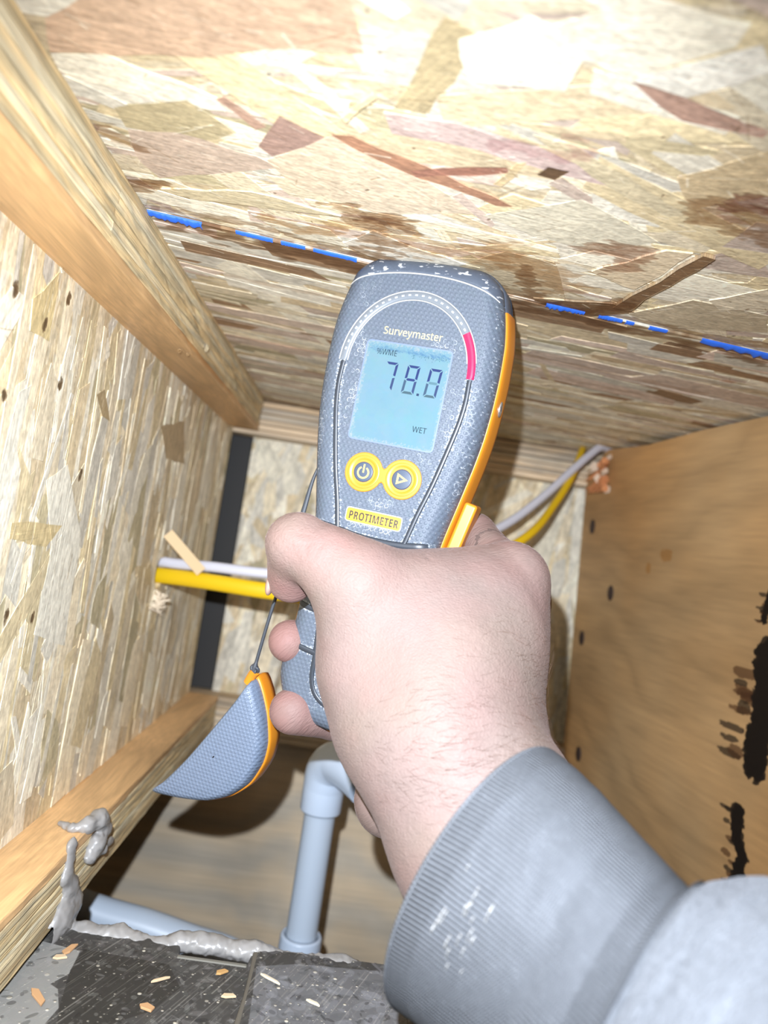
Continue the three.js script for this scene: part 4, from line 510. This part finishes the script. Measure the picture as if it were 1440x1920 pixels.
  const flat = (s, d, b) => new THREE.ExtrudeGeometry(s, { depth: d, bevelEnabled: b > 0, bevelSize: b, bevelThickness: b, bevelSegments: 2, curveSegments: 10 });
  part('screen_bezel', mm(flat(rr(45.6, 51.8, 2.6), 0.35, 0.2).translate(0, 0, -0.3)), M({ color: 0x66748c, roughness: 0.4 }), meter);
  const sg = new THREE.ShapeGeometry(rr(44.5, 50.6, 2.2), 10); { const p = sg.attributes.position, u = []; for (let i = 0; i < p.count; i++) u.push((p.getX(i) + 22.25) / 44.5, (p.getY(i) + 25.3) / 50.6); sg.setAttribute('uv', new THREE.Float32BufferAttribute(u, 2)); } sg.translate(0, 0, 0.42);
  part('screen', mm(sg), M({ map: lcd, emissive: 0xffffff, emissiveMap: lcd, emissiveIntensity: 0.1, roughness: 0.22, color: 0x848484 }), meter).userData.label = 'backlit light blue display';
  // buttons
  const eight = new THREE.Shape(); { const P = []; for (let i = 0; i <= 30; i++) { const a = 0.42 + i / 30 * (Math.PI * 2 - 0.84); P.push([-10.3 + 9.7 * Math.cos(a), 9.7 * Math.sin(a)]); } P.push([0, -2.9]); for (let i = 0; i <= 30; i++) { const a = Math.PI + 0.42 + i / 30 * (Math.PI * 2 - 0.84); P.push([10.3 + 9.7 * Math.cos(a), 9.7 * Math.sin(a)]); } P.push([0, 2.9]); eight.setFromPoints(P.map((p) => new THREE.Vector2(...p))); }
  const pad = part('button_surround', mm(flat(eight, 0.5, 0.5).translate(0, -41.7, -0.2)), orange, meter); pad.userData.label = 'orange figure-of-eight button surround';
  for (const s of [-1, 1]) {
    const dish = new THREE.LatheGeometry([[5.5, 0.2], [5.9, 0.55], [7.0, 1.0], [8.0, 1.12], [8.5, 0.9]].map((p) => new THREE.Vector2(...p)), 40); dish.rotateX(Math.PI / 2); dish.translate(s * 10.3, -41.7, 0.1); part('raised_ring', mm(dish), orange, pad);
    const b = new THREE.LatheGeometry([[0, 1.15], [4.6, 1.1], [5.2, 0.8], [5.4, 0.1]].map((p) => new THREE.Vector2(...p)), 36); b.rotateX(Math.PI / 2); b.scale(1, 1, 1); b.translate(s * 10.3, -41.7, 0.1); const btn = part('button', mm(b), M({ color: 0x3a4556, roughness: 0.4, side: THREE.DoubleSide }), meter);
    const mark = M({ color: 0xd9b45a, roughness: 0.5 });
    if (s < 0) { const ring = new THREE.RingGeometry(2.35, 3.25, 40, 1, Math.PI / 2 + 0.5, Math.PI * 2 - 1.0); ring.translate(-10.3, -42, 1.32); const bar = new THREE.PlaneGeometry(0.9, 4.4); bar.translate(-10.3, -39.9, 1.34); part('power_symbol', mm(mergeGeometries([ring, bar])), mark, btn); }
    else { const t = new THREE.Shape([[-2.4, -2.9], [3.6, 0], [-2.4, 2.9]].map((p) => new THREE.Vector2(...p))); t.holes.push(new THREE.Path([[-1.4, -1.4], [-1.4, 1.4], [1.5, 0]].map((p) => new THREE.Vector2(...p)))); const tg = new THREE.ShapeGeometry(t); tg.translate(10.1, -41.7, 1.34); part('play_symbol', mm(tg), mark, btn); }
  }
  // maker's plate
  const plate = (() => { const W = 960, Hh = 220, [c, g] = canvas(W, Hh), R = rng(6); g.fillStyle = 'rgb(206,146,34)'; g.fillRect(0, 0, W, Hh); g.fillStyle = 'rgb(40,36,30)'; g.textAlign = 'center'; g.textBaseline = 'middle'; g.font = 'bold 188px sans-serif'; g.save(); g.translate(W / 2, Hh / 2 + 8); g.scale(880 / g.measureText('PROTIMETER').width, 1); g.fillText('PROTIMETER', 0, 0); g.restore();
    for (let i = 0; i < 150; i++) { const x = R() < 0.6 ? W * (0.4 + R() * 0.6) : R() * W; g.fillStyle = rgb([214, 180, 120], 0.22 * R() + 0.06); g.beginPath(); g.ellipse(x, Hh * (0.35 + R() * 0.6), 4 + R() * 16, 3 + R() * 9, R() * 3, 0, 7); g.fill(); } return tex(c); })();
  const pg = new THREE.ShapeGeometry(rr(29.4, 6.6, 1.5), 8); { const p = pg.attributes.position, u = []; for (let i = 0; i < p.count; i++) u.push(p.getX(i) / 29.4 + 0.5, p.getY(i) / 6.6 + 0.5); pg.setAttribute('uv', new THREE.Float32BufferAttribute(u, 2)); } pg.translate(-0.2, -64.1, 0.4);
  part('plate_backing', mm(flat(rr(30.2, 7.4, 1.7), 0.2, 0.1).translate(-0.2, -64.1, 0)), pale, meter);
  part('name_plate', mm(pg), M({ map: plate, roughness: 0.45 }), meter).userData.label = 'small yellow plate with dark lettering';
  // pins
  const steel = M({ color: 0xc8c6c2, metalness: 0.85, roughness: 0.3 });
  for (const x of [-6, 17]) { const q = new THREE.LatheGeometry([[0, 78], [0.5, 76], [0.9, 74.8], [2.3, 74.6], [2.8, 73.6], [2.8, 69.5]].map((p) => new THREE.Vector2(...p)), 20); q.translate(x, 0, -15); part('pin', mm(q), steel, meter).userData.label = 'steel measuring pin pressed into the board'; }
}
// protective pin cap hanging on its cord
{
  const cap = thing('pin_cap', 'half-moon grey and orange protective cap dangling on a black cord', 'cap'); placeMeter(cap);
  const q = [[-50,-162.8], [-55.2,-173.6], [-65.5,-192.6], [-77.2,-213.3], [-88.5,-230.2], [-95.5,-238.1], [-89.9,-238.8], [-75.2,-236.8], [-61.1,-233.5], [-49.5,-227.4], [-40.4,-218.1], [-35.3,-205.5], [-34.8,-193.8], [-38.5,-180.4], [-43.3,-170.2], [-47.2,-164.1]];
  const ol = new THREE.CatmullRomCurve3(q.map(([x, y]) => new THREE.Vector3(x, y, 0)), true, 'catmullrom', 0.35).getSpacedPoints(140).slice(0, 140).map((p) => [p.x, p.y]);
  const cx = ol.reduce((s, p) => s + p[0], 0) / 140, cy = ol.reduce((s, p) => s + p[1], 0) / 140;
  const ring = (layers) => gridGeo(140, layers.length - 1, (u, v) => { const i = Math.round(u * 140) % 140, [z, k] = layers[Math.round(v * (layers.length - 1))], p = ol[i]; return [cx + (p[0] - cx) * k, cy + (p[1] - cy) * k, z, (cx + (p[0] - cx) * k) / 104, (cy + (p[1] - cy) * k) / 260]; }, true);
  const d2 = dots.clone(); d2.repeat.set(104 / 2.25, 260 / 3.9); d2.needsUpdate = true;
  const capGrey = pixelTex(256, 256, (x, y) => { const k = 0.95 + 0.1 * fbm(x / 12, y / 12, 5, 3); return [97 * k, 109 * k, 126 * k]; }); capGrey.repeat.set(5, 12);
  const sh = part('shell', mm(ring([[-9, 1.0], [-5, 0.985], [-2.5, 0.95], [-1, 0.9], [0, 0.84], [0.4, 0.6], [0.5, 0.02]])), M({ map: capGrey, bumpMap: d2, bumpScale: 0.00022, roughness: 0.46 }), cap); sh.userData.label = 'blue grey dotted half-moon shell';
  part('rim', mm(ring([[-8.6, 1.0], [-8.6, 1.025], [-10, 1.045], [-16, 1.05], [-22, 1.03], [-23, 0.9], [-23, 0.02]])), orange, cap).userData.label = 'orange back half of the cap';
  const t = q[0]; part('eyelet', mm(sweep([[t[0] - 3, t[1] - 3, -8], [t[0] - 1, t[1] + 2, -7], [t[0] + 0.6, t[1] + 4.6, -6]], 2.6, 2.2, 14, 12, [0, 0, 1])), orange, cap);
  const cord = M({ color: 0x33373d, roughness: 0.55 }); const K = [-48.4,-155.7], C1 = [-44.7,-119.2], C2 = [-41.4,-92], C3 = [-38.9,-67.1], C4 = [-35.9,-36.7];
  part('cord', mm(sweep([[K[0] - 2, K[1] - 3, -6], [K[0] - 1.5, K[1] + 2, -6], [mix(K[0], C1[0], 0.5) - 2, mix(K[1], C1[1], 0.5), -6], [C1[0] - 2, C1[1], -6], [C2[0] - 2, C2[1], -7], [C3[0] - 3, C3[1], -9], [mix(C3[0], C4[0], 0.6) - 3.6, mix(C3[1], C4[1], 0.6), -11], [C4[0] - 2, C4[1], -13]], (u) => (u < 0.04 ? 1.6 : 0.95 + 0.5 * sstep(0.62, 0.72, u) - 0.8 * sstep(0.72, 1, u)), (u) => (u < 0.04 ? 1.6 : 0.95), 70, 10, [0, 0, 1])), cord, cap);
  const kn = new THREE.TorusKnotGeometry(1.5, 0.85, 48, 8, 2, 3); kn.translate(K[0] - 1.5, K[1] - 1.5, -6); part('knot', mm(kn), cord, cap);
}
// ---------------------------------------------------------------- the hand that holds the meter, and its sleeve
const person = thing('person', 'bare right hand gripping the meter, arm in a grey knitted sleeve', 'person');
const J = (p, r) => [...p, r];
const H = {
  arm2: J([0.097,-0.1368,-0.2755], 0.036), arm: J([0.0703,-0.1057,-0.2945], 0.0335), wrist: J([0.0506,-0.0805,-0.3057], 0.0315), wrist2: J([0.0425,-0.0687,-0.3152], 0.030),
  idxBase: J([0.063,-0.0592,-0.3273], 0.0195), idxMcp: J([0.0715,-0.003,-0.343], 0.0135), midMcp: J([0.0788,-0.015,-0.3675], 0.0135), rngMcp: J([0.0811,-0.0302,-0.3884], 0.013),
  cmc: J([0.0264,-0.0657,-0.3215], 0.0235), thenar: J([0.0131,-0.0472,-0.3228], 0.0215), tMcp: J([0.0033,-0.0168,-0.3194], 0.0165), tPh: J([-0.0128,-0.0075,-0.3193], 0.0140), tIp: J([-0.0272,-0.002,-0.3233], 0.0130), tTip: J([-0.029,-0.0184,-0.3403], 0.0108),
  web1: J([0.045,-0.0217,-0.3367], 0.0215), web2: J([0.0431,-0.041,-0.3268], 0.0285), back: J([0.0598,-0.0302,-0.3368], 0.0245),
  ulna: J([0.0669,-0.0864,-0.3216], 0.0255), heel: J([0.0322,-0.1145,-0.354], 0.0172), heel2: J([0.0432,-0.0885,-0.3564], 0.022),
};
const fingers = [
  [J([0.0719,-0.003,-0.345], 0.0125), J([0.0579,0.016,-0.3834], 0.0108), J([0.0248,0.0098,-0.4246], 0.0095), J([0.005,-0.0026,-0.4258], 0.0088)],
  [J([0.0795,-0.0178,-0.3717], 0.0125), J([0.0729,-0.0258,-0.4204], 0.0108), J([0.0092,-0.0498,-0.4272], 0.0100), J([-0.0164,-0.0524,-0.3979], 0.0104), J([-0.0284,-0.052,-0.3822], 0.0108)],
  [J([0.0823,-0.0333,-0.3925], 0.012), J([0.0745,-0.0508,-0.4267], 0.0105), J([0.028,-0.0924,-0.4251], 0.0100), J([0.0011,-0.0904,-0.3976], 0.0110), J([-0.0211,-0.0861,-0.3798], 0.0116)],
  [J([0.0732,-0.0576,-0.394], 0.011), J([0.0636,-0.0921,-0.4142], 0.0098), J([0.0358,-0.1028,-0.3954], 0.0092), J([0.0317,-0.1005,-0.3753], 0.009)],
];
const jc = (p, a, b) => cone(p, a, b, a[3], b[3]);
const gauss = (p, c, s) => Math.exp(-((p[0] - c[0]) ** 2 + (p[1] - c[1]) ** 2 + (p[2] - c[2]) ** 2) / (s * s));
const hollowA = [0.0333,-0.0388,-0.3018], hollowB = [0.056,-0.0651,-0.2827], creases = [[[-0.0111,-0.034,-0.3177], [-0.0004,-0.0334,-0.3054]], [[-0.01,-0.0426,-0.3181], [0.0031,-0.042,-0.3047]], [[0.0032,-0.0725,-0.3164], [0.0155,-0.0651,-0.3017]], [[-0.0358,0.0012,-0.3154], [-0.0196,0.0035,-0.3068]], [[-0.0326,-0.0029,-0.3135], [-0.0165,-0.0009,-0.305]], [[0.0287,0.0019,-0.3178], [0.0328,-0.0054,-0.3131]]];
const tIpTop = [-0.0305,0.0054,-0.313], tendonA = [0.0238,-0.0337,-0.3018], tendonB = [0.0455,-0.0674,-0.278];
function handSdf(p) {
  let d = jc(p, H.arm2, H.arm); d = smin(d, jc(p, H.arm, H.wrist), 0.02); d = smin(d, jc(p, H.wrist, H.wrist2), 0.02);
  d = smin(d, jc(p, H.ulna, H.arm), 0.02); d = smin(d, jc(p, H.wrist2, H.idxBase), 0.02); d = smin(d, jc(p, H.idxBase, H.idxMcp), 0.018); d = smin(d, jc(p, H.wrist2, H.cmc), 0.018);
  d = smin(d, jc(p, H.cmc, H.thenar), 0.016); d = smin(d, jc(p, H.thenar, H.tMcp), 0.014); d = smin(d, jc(p, H.web2, H.web1), 0.02); d = smin(d, jc(p, H.web2, H.back), 0.02); d = smin(d, jc(p, H.wrist2, H.web2), 0.02); d = smin(d, jc(p, H.web1, H.idxMcp), 0.016); d = smin(d, jc(p, H.web1, H.tMcp), 0.018);
  d = smin(d, jc(p, H.idxBase, H.midMcp), 0.014); d = smin(d, jc(p, H.midMcp, H.rngMcp), 0.012); d = smin(d, jc(p, H.back, H.midMcp), 0.016);
  d = smin(d, smin(jc(p, H.heel, H.heel2), jc(p, H.heel2, H.wrist2), 0.01), 0.006);
  let t = jc(p, H.tMcp, H.tPh); t = smin(t, jc(p, H.tPh, H.tIp), 0.006); d = smin(d, t, 0.008); d = smin(d, jc(p, H.tIp, H.tTip), 0.004);
  for (const f of fingers) { let q = 1; for (let i = 0; i + 1 < f.length; i++) q = smin(q, jc(p, f[i], f[i + 1]), 0.004); d = smin(d, q, 0.005); }
  if (Math.abs(d) < 0.006) {                                             // tendons, knuckle wrinkles, skin
    d -= 0.0024 * Math.exp(-((cone(p, tendonA, tendonB, 0, 0)) ** 2) / 0.00005); d += 0.0016 * Math.exp(-((cone(p, hollowA, hollowB, 0, 0)) ** 2) / 0.0001);
    for (const [c1, c2] of creases) { const q = cone(p, c1, c2, 0, 0); if (q < 0.004) d += 0.0007 * Math.exp(-q * q / 0.0000009); }
    const wr = gauss(p, tIpTop, 0.016); if (wr > 0.02) { const s = Math.hypot(p[0] - H.tTip[0], p[1] - H.tTip[1] - 0.004, p[2] - H.tTip[2]); d += wr * 0.00032 * Math.sin(s * 2100 + 4 * noise3(p[0] * 160, p[1] * 160, p[2] * 160)); }
    d += 0.0005 * (noise3(p[0] * 90, p[1] * 90, p[2] * 90) - 0.5) + 0.00016 * (noise3(p[0] * 620, p[1] * 620, p[2] * 620) - 0.5);
  }
  return d;
}
const skinGeo = nets(handSdf, [-0.07, -0.2, -0.455], [0.15, 0.035, -0.225], 0.002);
{
  const P = skinGeo.attributes.position, n = P.count, col = new Float32Array(n * 3), uv = new Float32Array(n * 2), ax = V(H.wrist2.slice(0, 3)).sub(V(H.arm.slice(0, 3))).normalize(), o = V(H.wrist.slice(0, 3)), e1 = new THREE.Vector3(0.3, 0.1, 1).cross(ax).normalize(), e2 = new THREE.Vector3().crossVectors(ax, e1);
  const base = [0.192, 0.142, 0.124], red = [0.232, 0.128, 0.112], yel = [0.19, 0.146, 0.116];
  const spots = [[H.idxMcp, 0.02, 0.8], [H.tPh, 0.022, 0.55], [H.tTip, 0.015, 0.9], [fingers[1][4], 0.017, 1], [fingers[2][4], 0.02, 0.9], [fingers[0][1], 0.016, 0.6], [[0.0316,-0.0431,-0.3001], 0.014, 0.35], [[0.0203,-0.0551,-0.298], 0.012, 0.35], [[0.0529,-0.0566,-0.2973], 0.018, 0.3]];
  for (let i = 0; i < n; i++) {
    const p = [P.getX(i), P.getY(i), P.getZ(i)]; let r = 0.75 * (fbm(p[0] * 60, p[1] * 60, p[2] * 60, 3) - 0.4); for (const [c, s, k] of spots) r += k * gauss(p, c, s) * (0.6 + 0.8 * noise3(p[0] * 150, p[1] * 150, p[2] * 150)); r = clamp(r);
    const y = clamp(1.6 * (fbm(p[0] * 35 + 9, p[1] * 35, p[2] * 35, 2) - 0.45)), m = 0.96 + 0.08 * noise3(p[0] * 700, p[1] * 700, p[2] * 700);
    for (let c = 0; c < 3; c++) col[i * 3 + c] = mix(mix(base[c], yel[c], y), red[c], r) * m;
    const d = V(p).sub(o); uv[i * 2] = Math.atan2(d.dot(e2), d.dot(e1)) / 6.2832 * 0.2; uv[i * 2 + 1] = d.dot(ax);
  }
  skinGeo.setAttribute('color', new THREE.BufferAttribute(col, 3)); skinGeo.setAttribute('uv', new THREE.BufferAttribute(uv, 2));
}
const pores = pixelTex(512, 512, (x, y) => { const a = (u, v, s) => { const X = ((u % 512) + 512) % 512, q = X / 512 * 6.2832; return noise3(Math.cos(q) * s + 9, Math.sin(q) * s + 9, v); }; const h = 150 * a(x, y / 6, 13) + 105 * Math.abs(a(x * 2 + y, y / 9, 17) - 0.5) * 2; return [h, h, h]; }, false); pores.repeat.set(22, 22);
const hand = part('arm', skinGeo, M({ vertexColors: true, bumpMap: pores, bumpScale: 0.00026, roughness: 0.6, specularIntensity: 0.4, sheen: 0.12, sheenColor: new THREE.Color(1, 0.8, 0.75), sheenRoughness: 0.5 }), person); hand.userData.label = 'pale bare hand and wrist';
{ const n = new THREE.SphereGeometry(1, 20, 12); n.scale(0.0022, 0.0062, 0.006); n.rotateZ(-0.1); n.translate(...[-0.038,-0.0213,-0.3412]); part('fingernail', n, M({ color: 0xa98a7c, roughness: 0.3, clearcoat: 0.3 }), hand).userData.label = 'thumbnail'; }
{ // fine hairs on wrist and back of the hand
  const R = rng(12), P = skinGeo.attributes.position, N = skinGeo.attributes.normal, bits = [], eye = new THREE.Vector3(0, 0, 0), zones = [[[0.0536,-0.0756,-0.2833], 0.032, 190], [[0.0802,-0.0509,-0.3214], 0.026, 130], [[0.0364,-0.0673,-0.2883], 0.022, 60], [[0.0589,-0.0522,-0.3119], 0.03, 60], [[0.0567,-0.08,-0.2734], 0.02, 90]];
  for (const [c, s, want] of zones) for (let k = 0, tries = 0; k < want && tries < 60000; tries++) {
    const i = (R() * P.count) | 0, p = new THREE.Vector3(P.getX(i), P.getY(i), P.getZ(i)); if (p.distanceTo(V(c)) > s * (0.3 + R())) continue; k++;
    const n = new THREE.Vector3(N.getX(i), N.getY(i), N.getZ(i)), d = new THREE.Vector3(0.8 + R() * 0.5, -0.25 + R() * 0.9, R() - 0.5); d.addScaledVector(n, -d.dot(n)).normalize(); const l = 0.004 + R() * 0.006, side = new THREE.Vector3().crossVectors(n, d).multiplyScalar((R() - 0.5) * 0.6);
    const q = [0, 0.35, 0.7, 1].map((t) => p.clone().addScaledVector(d, l * t).addScaledVector(side, l * t * t).addScaledVector(n, 0.0001 + l * (0.35 * t - 0.22 * t * t)).toArray());
    bits.push(sweep(q, (t) => 0.000036 * (1.1 - t), (t) => 0.000036 * (1.1 - t), 4, 3, [n.x, n.y, n.z + 0.01], false));
  }
  const h = part('arm_hair', mergeGeometries(bits), M({ color: 0x6a4e3e, roughness: 0.6 }), person); h.userData.kind = 'stuff';
}
{ // sleeve: knitted cuff, seam, fleece arm
  const ringsOf = (list) => list.map(([c, a, b]) => ({ c: V(c), v1: V(a).sub(V(c)), v2: V(b).sub(V(c)) }));
  const all = ringsOf([
    [[0.0602,-0.1112,-0.267], [0.0813,-0.0624,-0.2639], [0.0361,-0.0849,-0.2261]], [[0.067,-0.113,-0.261], [0.0881,-0.0664,-0.2589], [0.0423,-0.0847,-0.2179]], [[0.0764,-0.1167,-0.2509], [0.0953,-0.0719,-0.25], [0.0519,-0.0866,-0.2068]],
    [[0.0867,-0.121,-0.2379], [0.104,-0.0796,-0.2392], [0.0624,-0.0896,-0.1937]], [[0.0948,-0.1256,-0.2269], [0.1124,-0.0868,-0.2304], [0.0701,-0.0919,-0.1816]], [[0.0989,-0.1273,-0.2219], [0.1164,-0.09,-0.2265], [0.0733,-0.0927,-0.1756]],
    [[0.1009,-0.1274,-0.2188], [0.1212,-0.085,-0.2231], [0.0741,-0.0914,-0.1694]], [[0.1054,-0.1274,-0.2107], [0.1317,-0.079,-0.2155], [0.0765,-0.0889,-0.1582]], [[0.1121,-0.1259,-0.1844], [0.1406,-0.0797,-0.1912], [0.0784,-0.0842,-0.1309]], [[0.1149,-0.1142,-0.1336], [0.1434,-0.0781,-0.141], [0.0725,-0.0676,-0.0851]], [[0.1238,-0.1103,-0.0931], [0.1606,-0.0826,-0.1008], [0.0612,-0.0503,-0.0463]],
  ]);
  const knit = pixelTex(256, 256, (x, y) => { const u = x / 256 * 8 * 6.2832, v = y / 256 * 8 * 6.2832, h = 255 * Math.pow(0.5 + 0.5 * Math.cos(u), 0.7) * (0.25 + 0.75 * Math.pow(0.5 + 0.5 * Math.cos(v + 0.8 * Math.sin(u)), 0.7)); return [h, h, h]; }, false); knit.repeat.set(24, 84);
  const cloth = pixelTex(1024, 1024, (x, y) => { const q = x / 1024 * 6.2832, X = Math.cos(q) * 5 + 9, Z = Math.sin(q) * 5 + 9, a = fbm(X, y / 120, Z, 4), b = fbm(X * 6, y / 16, Z * 6, 3), sp = sstep(0.7, 0.8, fbm(X * 14, y / 7, Z * 14, 2)) * 0.3, k = 0.94 + 0.06 * (a - 0.5) + 0.12 * (b - 0.5) + sp * 0.4, st = 0; return [104 * k, 107 * k, 111 * k]; }); cloth.repeat.set(1, 4);
  const lint = pixelTex(512, 512, (x, y) => { const q = x / 512 * 6.2832, h = 255 * fbm(Math.cos(q) * 22 + 30, y / 5, Math.sin(q) * 22 + 30, 4); return [h, h, h]; }, false); lint.repeat.set(2, 16);
  const tube = (r0, r1, nv, out, fold) => gridGeo(120, nv, (u, v) => {
    const t = mix(r0, r1, v), i = Math.min(all.length - 2, Math.floor(t)), f = t - i, A = all[i], B = all[i + 1], a = u * Math.PI * 2, L = (k) => mix(A[k].x, B[k].x, f), th = Math.cos(a), ph = Math.sin(a), s = out + fold * (fbm(Math.cos(a) * 2.4 + 5, Math.sin(a) * 2.4 + 5, t * 2.2, 3) - 0.5);
    const c = A.c.clone().lerp(B.c, f), v1 = A.v1.clone().lerp(B.v1, f), v2 = A.v2.clone().lerp(B.v2, f); c.addScaledVector(v1, th * s).addScaledVector(v2, ph * s); return [c.x, c.y, c.z, u, t * 0.03];
  }, true);
  const knitMat = M({ map: cloth, bumpMap: knit, color: 0xffffff, bumpScale: 0.0013, roughness: 1, specularIntensity: 0.1, sheen: 0.3, sheenColor: new THREE.Color(0.6, 0.63, 0.68), sheenRoughness: 0.9, side: THREE.DoubleSide });
  const sleeve = part('sleeve', tube(5.4, 10, 70, 1, 0.07), M({ map: cloth, bumpMap: lint, bumpScale: 0.0009, roughness: 0.97, specularIntensity: 0.08, sheen: 0.3, sheenColor: new THREE.Color(0.6, 0.63, 0.68), sheenRoughness: 0.9, side: THREE.DoubleSide }), person); sleeve.userData.label = 'grey fleece sleeve';
  const edge = gridGeo(120, 8, (u, v) => { const a = u * Math.PI * 2, A = all[0], ang = v * Math.PI * 1.1 - 0.1, axd = new THREE.Vector3().crossVectors(A.v1, A.v2).normalize(), dir = all[1].c.clone().sub(A.c).normalize(); if (axd.dot(dir) > 0) axd.negate(); const c = A.c.clone(), s = 0.972 + 0.028 * Math.cos(ang); c.addScaledVector(A.v1, Math.cos(a) * s).addScaledVector(A.v2, Math.sin(a) * s).addScaledVector(axd, 0.0016 * Math.sin(ang)); return [c.x, c.y, c.z, u, v * 0.004 - 0.004]; }, true);
  const cuff = part('cuff', mergeGeometries([edge, tube(0, 5.5, 80, 1, 0.018), tube(0, 2.5, 20, 0.944, 0.03)]), knitMat, sleeve); cuff.userData.label = 'finely ribbed knit cuff';
  const A = all[5], B = all[6]; part('seam', gridGeo(120, 6, (u, v) => { const a = u * Math.PI * 2, k = v * Math.PI, c = A.c.clone().lerp(B.c, 0.35 + 0.3 * v), s = 1 + 0.03 * Math.sin(k); c.addScaledVector(A.v1.clone().lerp(B.v1, 0.4), Math.cos(a) * s).addScaledVector(A.v2.clone().lerp(B.v2, 0.4), Math.sin(a) * s); return [c.x, c.y, c.z, u, 0.16 + v * 0.006]; }, true), knitMat, sleeve);
  const R = rng(2), li = []; for (let i = 0; i < 26; i++) { const t = 1.2 + R() * 0.9, a = 1.75 + (R() - 0.5) * 0.5 + (t - 1.2) * 0.2, k = Math.floor(t), f = t - k, c = all[k].c.clone().lerp(all[k + 1].c, f), v1 = all[k].v1.clone().lerp(all[k + 1].v1, f), v2 = all[k].v2.clone().lerp(all[k + 1].v2, f), at = (da, dr) => c.clone().addScaledVector(v1, Math.cos(a + da) * dr).addScaledVector(v2, Math.sin(a + da) * dr).toArray(); const w = 0.015 + R() * 0.03; li.push(sweep([at(-w, 1.02), at(0, 1.035), at(w, 1.02)], 0.00008, 0.00008, 5, 4, [0.1, 1, 0.2], false)); }
  const lm = part('lint', mergeGeometries(li), M({ color: 0xc8c6c0, roughness: 0.9 }), sleeve); lm.userData.kind = 'stuff';
}
renderer.render(scene, camera);
